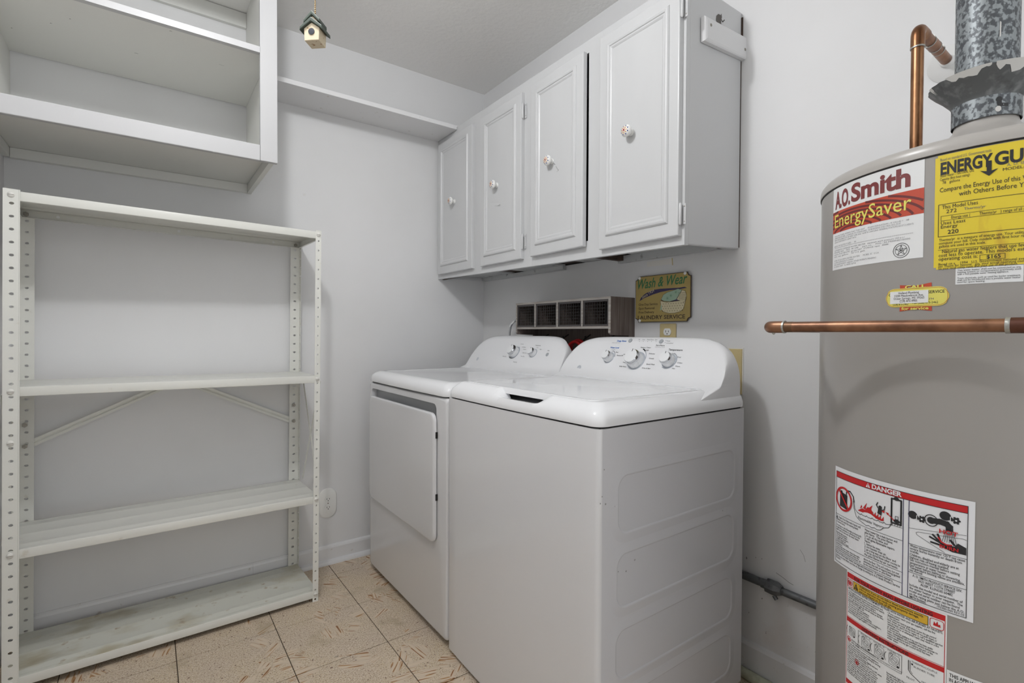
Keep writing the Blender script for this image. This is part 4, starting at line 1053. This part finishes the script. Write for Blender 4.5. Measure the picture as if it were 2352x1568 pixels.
p.text('Natural gas water heaters that use fewer Therms/yr', u0+.010, 1.2125, .0075, 'ink', 2, width=.120); p.text("cost less to operate. This model's estimated yearly", u0+.006, 1.2070, .0075, 'ink', 2, width=.124); p.text('operating cost is:', u0+.006, 1.2015, .0075, 'ink', 2, width=.044)
p.frame(u0+.052, 1.1980, u0+.078, 1.2050, .0005, 'ink'); p.text('$165', u0+.059, 1.1992, .0075, 'ink', 2, bold=.01)
for k, t in enumerate(('Based on a    1994   U.S. Government national average cost of $.604', '   per Therm for Natural   gas, your actual operating cost will vary depending', 'on your local utility rates and your use of the product.')):
    p.text(t, u0+.006, 1.1955-k*.0033-.001, .0050, 'ink', 2, width=(.124, .124, .085)[k])
p.done('energy_label', wh)['label'] = 'yellow energy guide label'
p = lab(); u0, u1, z0, z1 = .8284, .8993, 1.1643, 1.1876
p.rect(u0, z0, u1, z1, 'white', 0)
for k, t in enumerate(('This water heater shall not be connected to any', 'heating system or component(s) previously used', 'with a non-potable water heating appliance.', '', 'Toxic chemicals, such as used for boiler treatment,', 'shall not be introduced into a potable water heater', 'used for space heating.')):
    if t: p.text(t, u0+.0022, 1.1838-k*.0029, .0036, 'ink', 2, width={2: .054, 6: .030}.get(k, .066))
p.done('notice_label', wh)
# service sticker
p = lab(); u0, u1 = .7378, .8218
p.poly([(.7590, 1.1560), (.8010, 1.1560), (.8005, 1.1700), (.7795, 1.1662), (.7585, 1.1690)], 'orange', 1)
p.poly([(.7585, 1.1270), (.7800, 1.1300), (.8015, 1.1265), (.8010, 1.1420), (.7590, 1.1420)], 'orange', 1)
for i in range(12): pass
Q = rrect(u0, u1, 1.1340, 1.1635, .0125, 5)
c0 = [(x, y) for x, y in Q]
xs = sorted(set(round(x, 5) for x, y in Q))
def band(Qx, m, l):
    up = sorted([q_ for q_ in Qx if q_[1] > 1.1487]); dn = sorted([q_ for q_ in Qx if q_[1] <= 1.1487])
    n = 24; a, b = min(x for x, y in Qx), max(x for x, y in Qx)
    def f(L_, x):
        for (x0, y0), (x1, y1) in zip(L_, L_[1:]):
            if x0 <= x <= x1 and x1 > x0: return y0+(y1-y0)*(x-x0)/(x1-x0)
        return L_[0][1] if x <= L_[0][0] else L_[-1][1]
    for i in range(n):
        xa, xb = a+(b-a)*i/n, a+(b-a)*(i+1)/n
        p.poly([(xa, f(dn, xa)), (xb, f(dn, xb)), (xb, f(up, xb)), (xa, f(up, xa))], m, l)
band(Q, 'lyel', 2)
p.line(rrect(u0+.0014, u1-.0014, 1.1354, 1.1621, .0112, 5), .0005, 'orange', 3, closed=True)
p.text('CALL', .7800, 1.1643-.0014, .0065, 'lyel', 4, 'C', bold=.04, width=.028); p.text('for service', .7795, 1.1292, .0062, 'lyel', 4, 'C', bold=.03, width=.036)
p.text('G', .7420, 1.1520, .0062, 'ink', 3, bold=.02); p.text('SERVICE', .7965, 1.1535, .0062, 'ink', 3, width=.020, bold=.01); p.text('394', .7975, 1.1435, .0045, 'inkg', 3)
p.text('(228) 875-2462', .7490, 1.1368, .0048, 'ink', 3, width=.022); p.text('Fax (228) 875-2462', .7770, 1.1380, .0048, 'ink', 3, width=.032)
p.rect(.7445, 1.1395, .7970, 1.1590, 'white', 4)
for k, t in enumerate(('Holland Plumbing', '10200 Meadowbrook Ave.', 'Ocean Springs, MS 39565', '(228) 875-4905')):
    p.text(t, .7710, 1.1545-k*.0043, .0052, 'ink', 5, 'C', width=(.028, .040, .042, .024)[k])
p.done('service_sticker', wh)['label'] = 'yellow and red service sticker'
# danger label
p = lab(); u0, u1, z0, z1 = .6345, .8550, .6708, .8478; w_, h_ = u1-u0, z1-z0
def X(f): return u0+w_*f
def Y(f): return z1-h_*f
p.dl = .0003
p.rect(u0, z0, u1, z1, 'label_w', 1)
p.frame(X(.02), Y(.975), X(.965), Y(.045), .0008, 'ink', 3)
p.rect(X(.02), Y(.105), X(.965), Y(.045), 'red', 2); p.line([(X(.02), Y(.105)), (X(.965), Y(.105))], .0008, 'ink', 3)
p.poly([(X(.335), Y(.095)), (X(.372), Y(.095)), (X(.3535), Y(.050))], 'label_w', 4); p.text('!', X(.3535), Y(.091), .008, 'red', 5, 'C', bold=.03)
p.text('DANGER', X(.385), Y(.093), .0108, 'label_w', 4, bold=.035, width=w_*.215)
m0, m1 = .610, .645
for m_ in (m0, m1): p.line([(X(m_), Y(.105)), (X(m_), Y(.975))], .0009, 'navy', 3)
for f in (.485, .770, .868): p.line([(X(.02), Y(f)), (X(m0), Y(f))], .0006, 'ink', 3)
for f in (.400, .585, .735)[:0]: pass
for f in (.487, .740): p.line([(X(m1), Y(f)), (X(.965), Y(f))], .0006, 'ink', 3)
# gasoline can with prohibition ring
c_, d_ = X(.115), Y(.305)
p.poly([(c_-.010, d_-.015), (c_+.009, d_-.017), (c_+.009, d_+.009), (c_-.010, d_+.012)], 'ink', 2); p.poly([(c_-.009, d_+.011), (c_-.003, d_+.011), (c_-.004, d_+.014), (c_-.008, d_+.014)], 'ink', 2)
p.line([(c_+.006, d_+.008), (c_+.008, d_+.018), (c_+.016, d_+.0185), (c_+.023, d_+.012), (c_+.025, d_+.003)], .0022, 'ink', 3)
p.ring(c_, d_, .0190, .0036, 'red', 4, ry=.0200, n=36); p.line([(c_-.012, d_+.014), (c_+.012, d_-.014)], .0036, 'red', 4)
cl = [(c_+.025, d_+.002), (c_+.027, d_-.008), (c_+.032, d_-.012)]
for k in range(10): cl += [(c_+.036+k*.0050, d_-.0125+(.0006 if k % 2 else -.0010)), (c_+.0385+k*.0050, d_-.0140)]
cl += [(c_+.090, d_-.013), (X(.535), Y(.355))]
p.line(cl, .0008, 'ink', 3)
cl2 = [(c_+.023, d_+.004), (c_+.025, d_-.008), (c_+.030, d_-.020), (c_+.038, d_-.025)]
for k in range(7): cl2 += [(c_+.045+k*.005, d_-.0270-(k % 2)*.0018)]
cl2 += [(c_+.080, d_-.0215), (c_+.088, d_-.0185), (X(.535), Y(.365))]
p.line(cl2, .0008, 'ink', 3)
p.text('Flammable Vapors', c_+.034, d_-.0225, .0066, 'ink', 3, width=.046)
fx, fy, q_ = X(.265), d_-.0085, .74
def F(pts, m='red', l=3): p.poly([(fx+a*q_, fy+b*.95) for a, b in pts], m, l)
F([(0, 0), (.012, .007), (.020, .006), (.026, .013), (.034, .012), (.040, .004), (.054, .002), (.064, -.002), (.058, -.003)])
F([(.014, .008), (.024, .020), (.021, .010), (.024, .006)]); F([(.006, .005), (.012, .009), (.010, .013)])
F([(.024, .008), (.038, .019), (.034, .010), (.041, .006)])
for k in range(4): F([(.040+k*.006, .000-k*.0004), (.0455+k*.006, .0095-k*.0012), (.0455+k*.006, .000-k*.0004)])
mx, my = X(.452), fy+.019
p.disc(mx, my, .0030, 'ink', 4, n=12); p.poly([(mx-.0045, my-.011), (mx+.002, my-.013), (mx+.0035, my-.003), (mx-.003, my-.002)], 'ink', 4)
p.line([(mx-.002, my-.004), (mx-.0065, my+.002), (mx-.004, my+.007)], .0015, 'ink', 4); p.line([(mx+.003, my-.004), (mx+.0065, my-.002), (mx+.0075, my+.004)], .0015, 'ink', 4)
hx0, hx1, hy0, hy1 = X(.532), X(.596), Y(.350), Y(.130)
p.frame(hx0, hy0, hx1, hy1, .0026, 'ink', 3); p.disc((hx0+hx1)/2, hy1+.001, .0040, 'ink', 3, ry=.0030)
p.disc((hx0+hx1)/2+.001, hy0+.0042, .0050, 'ink', 4, ry=.0028); p.frame((hx0+hx1)/2-.001, hy0+.007, (hx0+hx1)/2+.003, hy0+.012, .0008, 'ink', 4)
p.line([((hx0+hx1)/2-.003, hy0+.005), (hx0-.006, hy0+.0125)], .0014, 'red', 5); p.poly([(hx0-.0085, hy0+.014), (hx0-.0035, hy0+.0135), (hx0-.0055, hy0+.0095)], 'red', 5); p.poly([(hx0-.0155, hy0+.0135), (hx0-.0100, hy0+.0155), (hx0-.0110, hy0+.0110)], 'red', 5)
p.line([(hx0-.002, hy0-.004), (hx1+.002, hy0-.004)], .0006, 'ink', 3)
for k in range(4): p.line([(hx0+.002+k*.0038, hy0-.001), (hx0+.001+k*.0038, hy0-.004)], .0006, 'ink', 3)
# text blocks left
def block(x, y, lines, size, gap, wmax, l=3, m='ink', fixed=True):
    mxl = max(len(t) for t in lines)
    for k, t in enumerate(lines):
        if t: p.text(t, x, y-k*gap, size, m, l, width=wmax*len(t)/mxl, bold=.008)
p.poly([(X(.025), Y(.530)), (X(.048), Y(.530)), (X(.0365), Y(.496))], 'ink', 3); p.text('!', X(.0365), Y(.5275), .005, 'label_w', 4, 'C')
block(X(.058), Y(.520), ['Vapors from flammable liquids will'], .0052, .0045, w_*.235)
block(X(.030), Y(.547), ['explode and catch fire causing death', 'or severe burns.'], .0052, .0045, w_*.24)
block(X(.030), Y(.605), ['Do not use or store flammable products such', 'as gasoline, solvents or adhesives in the', 'same room or area near the water heater.'], .0050, .0042, w_*.27)
block(X(.030), Y(.682), ['Keep flammable products:', '1. far away from heater,', '2. in approved containers,', '3. tightly closed and', "4. out of children's reach."], .0048, .0036, w_*.15)
block(X(.330), Y(.520), ['Water heater has a main burner and', 'pilot flame.  The pilot flame:', '1. is on all the time and', '2. will ignite flammable vapors.', 'Vapors:', '1. cannot be seen,', '2. are heavier than air,', '3. go a long way on the floor and', '4. can be carried from other rooms to', '   the pilot flame by air currents.'], .0054, .00465, w_*.265)
block(X(.030), Y(.795), ['Installation:', 'Do not install water heater where flammable', 'products will be stored or used unless the', 'main burner and pilot flames are at least 18"'], .0045, .0036, w_*.27)
block(X(.325), Y(.805), ['above the floor. This will reduce, but not', 'eliminate, the risk of vapors being ignited', 'by the main burner or pilot flame.'], .0050, .0043, w_*.27)
block(X(.030), Y(.893), ['Read and follow water heater warnings and instructions.  If owners manual is', 'missing, you may obtain one free of charge by writing to A.O. Smith Product Service', 'Division.'], .0052, .0046, w_*.565)
# right picture: faucet, hand
for (ox, oy), (sx, sy), hh in (((X(.668), Y(.225)), (X(.722), Y(.243)), .0062), ((X(.850), Y(.165)), (X(.907), Y(.185)), .0068)):
    p.disc(ox, oy, hh, 'ink', 3); p.poly([(ox+.003, oy-.0045), (sx-.004, sy-.0025), (sx-.004, sy+.0025), (ox+.003, oy+.0030)], 'ink', 3)
    p.line([(sx-.0065, sy-.003), (sx-.0065, sy+.004)], .0009, 'label_w', 4)
    for j in range(6):
        t = 2*PI*j/6; p.disc(sx+.0036*math.cos(t), sy+.0040*math.sin(t), .0016, 'ink', 3, n=8)
    p.disc(sx, sy, .0038, 'ink', 3); p.disc(sx, sy, .0013, 'label_w', 4, n=8)
rx, rz = X(.775), Y(.232)
p.ring(rx, rz, .0080, .0012, 'ink', 4, ry=.0085); p.disc(rx, rz, .0052, 'ink', 3)
p.line([(rx, rz), (X(.825), Y(.225)), (X(.858), Y(.232)), (X(.872), Y(.250)), (X(.873), Y(.272))], .0085, 'ink', 3)
k0, kz = X(.873), Y(.272)
for j in range(7): p.line([(k0-.0036+j*.0012, kz), (k0-.0080+j*.0027, kz-.0200)], .0006, 'ink', 4)
p.text('HOT', k0-.0008, kz-.0080, .0088, 'red', 7, 'C', bold=.025, width=.0215)
hz = Y(.395)
p.poly([(k0-.012, hz+.001), (k0-.002, hz-.002), (k0+.006, hz-.002), (k0+.010, hz+.004), (X(.960), Y(.395)), (X(.960), Y(.455)), (k0+.004, hz-.011), (k0-.009, hz-.007)], 'ink', 3)
for c1, d1 in ((-.023, .0035), (-.0195, .008), (-.0135, .0105), (-.0215, -.004)): p.line([(k0-.009, hz-.002 if d1 > 0 else hz-.005), (k0+c1, hz+d1)], .0027, 'ink', 3)
p.line([(k0+.006, hz+.000), (k0+.0015, hz+.006)], .0030, 'ink', 3)
p.line([(k0-.0125, hz+.006), (k0-.009, hz+.0005), (k0-.003, hz-.0020), (k0+.003, hz-.0010)], .0020, 'red', 5)
p.text('BURN', k0, hz-.0085, .0072, 'red', 7, 'C', bold=.025, width=.0215)
p.line([(X(.645), Y(.350)), (X(.960), Y(.290))], .0005, 'ink', 3)
p.line([(X(.850), Y(.478)), (X(.695), Y(.390)), (X(.690), Y(.372)), (X(.705), Y(.362)), (X(.945), Y(.325)), (X(.960), Y(.330))], .0005, 'ink', 3)
block(X(.655), Y(.512), ['Water temperature over 125°F can cause', 'severe burns instantly or death from', 'scalds.'], .0054, .0042, w_*.30)
block(X(.655), Y(.590), ['Children, disabled and elderly are at', 'highest risk of being scalded.'], .0054, .0044, w_*.27)
block(X(.655), Y(.638), ['See instruction manual before setting', 'temperature at water heater.'], .0054, .0044, w_*.275)
block(X(.655), Y(.686), ['Feel water before bathing or showering.', 'Temperature limiting valves are available,', 'see manual.'], .0052, .0038, w_*.300)
for k, t in enumerate(('A. O. SMITH PRODUCT SERVICE DIV.', '5621 WEST 115TH STREET', 'ALSIP, ILLINOIS 60482')):
    p.text(t, X(.808), Y(.772+k*.028), .0054, 'ink', 3, 'C', width=w_*(.27, .20, .175)[k], bold=.008)
block(X(.655), Y(.862), ['Include the model and serial number of', 'the water heater in your request.  The', 'model and serial number can be found', 'on the rating plate just below the A.O.', 'SMITH Emblem.'], .0054, .0047, w_*.300)
p.text('193300-000 REV.03', X(.955), Y(.965), .0048, 'ink', 3, 'R', width=w_*.14)
p.done('danger_label', wh)['label'] = 'white danger label with red header and pictograms'
# lighting instructions
p = lab(); u0, u1, z0, z1 = .6701, .8262, .452, .6705; w_, h_ = u1-u0, z1-z0
p.rect(u0, z0, u1, z1, 'white', 0)
p.dl = .00024
p.frame(X(.012), Y(.985), X(.985), Y(.012), .0008, 'red', 1)
def bar_(f0, f1, t=None, x=.5, wd=.5):
    p.rect(X(.012), Y(f1), X(.985), Y(f0), 'red', 1)
    if t: p.text(t, X(x), Y(f1)+.0012, .0078, 'ink', 2, 'C', bold=.02, width=w_*wd)
bar_(.012, .050, 'FOR YOUR SAFETY READ BEFORE LIGHTING', .50, .78); 
p.frame(X(.02), Y(.120), X(.085), Y(.060), .0008, 'red', 2); p.ring(X(.052), Y(.090), .0042, .0008, 'red', 2); p.disc(X(.052), Y(.092), .0022, 'red', 3, ry=.003)
for j in range(4): p.line([(X(.040+.008*j), Y(.090)), (X(.040+.008*j), Y(.077))], .0008, 'red', 3)
p.rect(X(.100), Y(.122), X(.855), Y(.058), 'amber', 1); p.frame(X(.100), Y(.122), X(.855), Y(.058), .0007, 'ink', 2)
p.poly([(X(.108), Y(.115)), (X(.165), Y(.115)), (X(.1365), Y(.066))], 'ink', 2); p.text('!', X(.1365), Y(.112), .0085, 'amber', 3, 'C', bold=.02)
for k, t in enumerate(('WARNING: If you do not follow these instructions exactly,', 'a fire or explosion may result causing property damage,', 'personal injury or loss of life.')):
    p.text(t, X(.18), Y(.078+k*.019), .0048, 'ink', 2, width=w_*(.64, .60, .36)[k], bold=.01)
p.line(rrect(X(.870), X(.975), Y(.122), Y(.058), .003, 3), .0008, 'red', 2, closed=True)
p.poly([(X(.895), Y(.105)), (X(.953), Y(.105)), (X(.948), Y(.085)), (X(.935), Y(.094)), (X(.928), Y(.068)), (X(.915), Y(.090)), (X(.902), Y(.075))], 'red', 2)
p.text('BEFORE LIGHTING: ENTIRE SYSTEM MUST BE FILLED WITH WATER AND AIR PURGED AT FAUCETS.', X(.03), Y(.143), .0052, 'ink', 2, width=w_*.94, bold=.01)
block(X(.03), Y(.163), ['A. This appliance has a pilot which must be lighted by hand.', '   When lighting the pilot, follow these instructions exactly.', 'B. BEFORE LIGHTING smell all around the appliance', '   area for gas. Be sure to smell next to the floor because', '   some gas is heavier than air and will settle on the floor.', '   WHAT TO DO IF YOU SMELL GAS', '   • Do not try to light any appliance.', '   • Do not touch any electric switch;', '     do not use any phone in your building.', "   • Immediately call your gas supplier from a neighbor's", "     phone. Follow the gas supplier's instructions."], .0044, .0037, w_*.44, 2)
block(X(.50), Y(.163), ['   • If you cannot reach your gas supplier, call the fire', '     department.', 'C. Use only your hand to push down or turn the gas control', '   knob. Never use tools. If the knob will not push down or', "   turn by hand, don't try to repair it, call a qualified service", '   technician. Force or attempted repair may result in a fire', '   or explosion.', 'D. Do not use this appliance if any part has been under', '   water. Immediately call a qualified service technician to', '   inspect the appliance and to replace any part of the', '   control system and any gas control which has been', '   under water.'], .0044, .0037, w_*.47, 2)
bar_(.372, .408, 'LIGHTING INSTRUCTIONS', .46, .48)
p.line([(X(.012), Y(.365)), (X(.985), Y(.365))], .0006, 'red', 2)
def gasdial(cx, cy, r):
    p.ring(cx, cy, r, .0005, 'ink', 2); p.ring(cx, cy, r*.62, .0005, 'ink', 2); p.line([(cx-r*.4, cy+r*.2), (cx+r*.4, cy-r*.2)], .0008, 'ink', 2)
    p.line(rrect(cx-r*1.25, cx+r*1.25, cy-r*1.4, cy+r*1.5, .002, 3), .0005, 'ink', 2, closed=True); p.disc(cx+r*.9, cy-r*1.2, r*.28, 'ink', 2); p.ring(cx-r*.7, cy+r*1.3, r*.3, .0006, 'ink', 2, n=10)
    p.ring(cx-r*.5, cy, r*1.9, .0006, 'ink', 2, n=10, a0=140, a1=215)
gasdial(X(.09), Y(.475), .0052)
p.frame(X(.175), Y(.560), X(.64), Y(.425), .0005, 'ink', 2)
for j in range(3):
    gasdial(X(.27+.15*j), Y(.490), .0062); p.text('FIGURE "%s"' % 'ABC'[j], X(.27+.15*j), Y(.440), .0040, 'inkg', 2, 'C'); p.text(('LIT POSITION', 'PILOT POSITION', 'OFF POSITION')[j], X(.27+.15*j), Y(.552), .0036, 'inkg', 2, 'C')
p.line([(X(.70), Y(.43)), (X(.70), Y(.50)), (X(.72), Y(.52)), (X(.86), Y(.575))], .0010, 'ink', 2); p.line([(X(.715), Y(.43)), (X(.715), Y(.50)), (X(.735), Y(.515))], .0006, 'ink', 2); p.disc(X(.732), Y(.448), .0014, 'ink', 2, n=8)
p.ring(X(.905), Y(.59), .0085, .0012, 'ink', 2, ry=.0042)
for t, x, y in (('THERMOCOUPLE', .83, .435), ('BURNER TUBE', .83, .465), ('PILOT', .72, .565), ('MAIN BURNER', .90, .545)): p.text(t, X(x), Y(y), .0042, 'inkg', 2, 'C')
p.ring(X(.05), Y(.545), .0036, .0009, 'red', 2, ry=.0042); p.disc(X(.05), Y(.547), .0017, 'red', 3, ry=.0026)
block(X(.085), Y(.547), ['STOP! Read the safety information above on', '   this label.'], .0044, .0037, w_*.33, 2)
block(X(.03), Y(.585), ['2. Turn off all electric power to the appliance.', '3. Set the thermostat to lowest setting by turning', '   fully clockwise. See FIGURE A.', '4. Push gas control knob down slightly and turn', '   clockwise to OFF. See FIGURE C.', 'NOTE: Knob cannot be turned from PILOT to OFF unless', '   knob is pushed down slightly. Do not force.', '5. Remove the outer door and pull off or remove', '   the inner door panel below the gas control.', '6. Wait ten (10) minutes to clear out any gas.', '   Then smell for gas, including near the floor.', '   If you smell gas, STOP! Follow B in the safety', '   information above on this label. If you do not', '   smell gas, go to the next step.', '7. Find pilot, follow metal tube from gas control.'], .0044, .0037, w_*.42, 2)
p.ring(X(.165), Y(.685), .0036, .0009, 'red', 4, ry=.0042); p.disc(X(.165), Y(.687), .0017, 'red', 5, ry=.0026)
block(X(.50), Y(.615), ['   Immediately light the pilot with a match. Continue to hold', '   the gas control knob down for about one (1) minute after', '   the pilot is lit. Release knob and it will pop back up.', '   Pilot should remain lit. If it goes out, repeat', '   steps 3 through 8.', '• If knob does not pop up when released, stop and', '   immediately call a qualified technician or gas', '   supplier.', '• If the pilot will not stay lit after several tries,', '   turn the knob to OFF and call your technician.', '9. Replace the outer and inner doors.', '10. Turn gas control knob counterclockwise to ON.'], .0044, .0037, w_*.47, 2)
bar_(.880, .915, 'TO TURN OFF GAS TO APPLIANCE', .5, .6)
p.done('instruction_label', wh)['label'] = 'white lighting instruction label with red bars'
p = lab(); u0, u1, z0, z1 = .8268, .930, .50, .5885
p.rect(u0, z0, u1, z1, 'white', 0)
for k, t in enumerate(('THIS APPLIANCE MUST BE INSTALLED', 'IN ACCORDANCE WITH LOCAL CODES,', 'OR,  IN THE ABSENCE OF LOCAL', 'CODES,  THE NATIONAL FUEL GAS', 'CODE, ANSI Z223.1')):
    p.text(t, u0+.003, z1-.009-k*.0072, .0078, 'ink', 2, width=.088*len(t)/33, bold=.01)
p.done('code_label', wh)
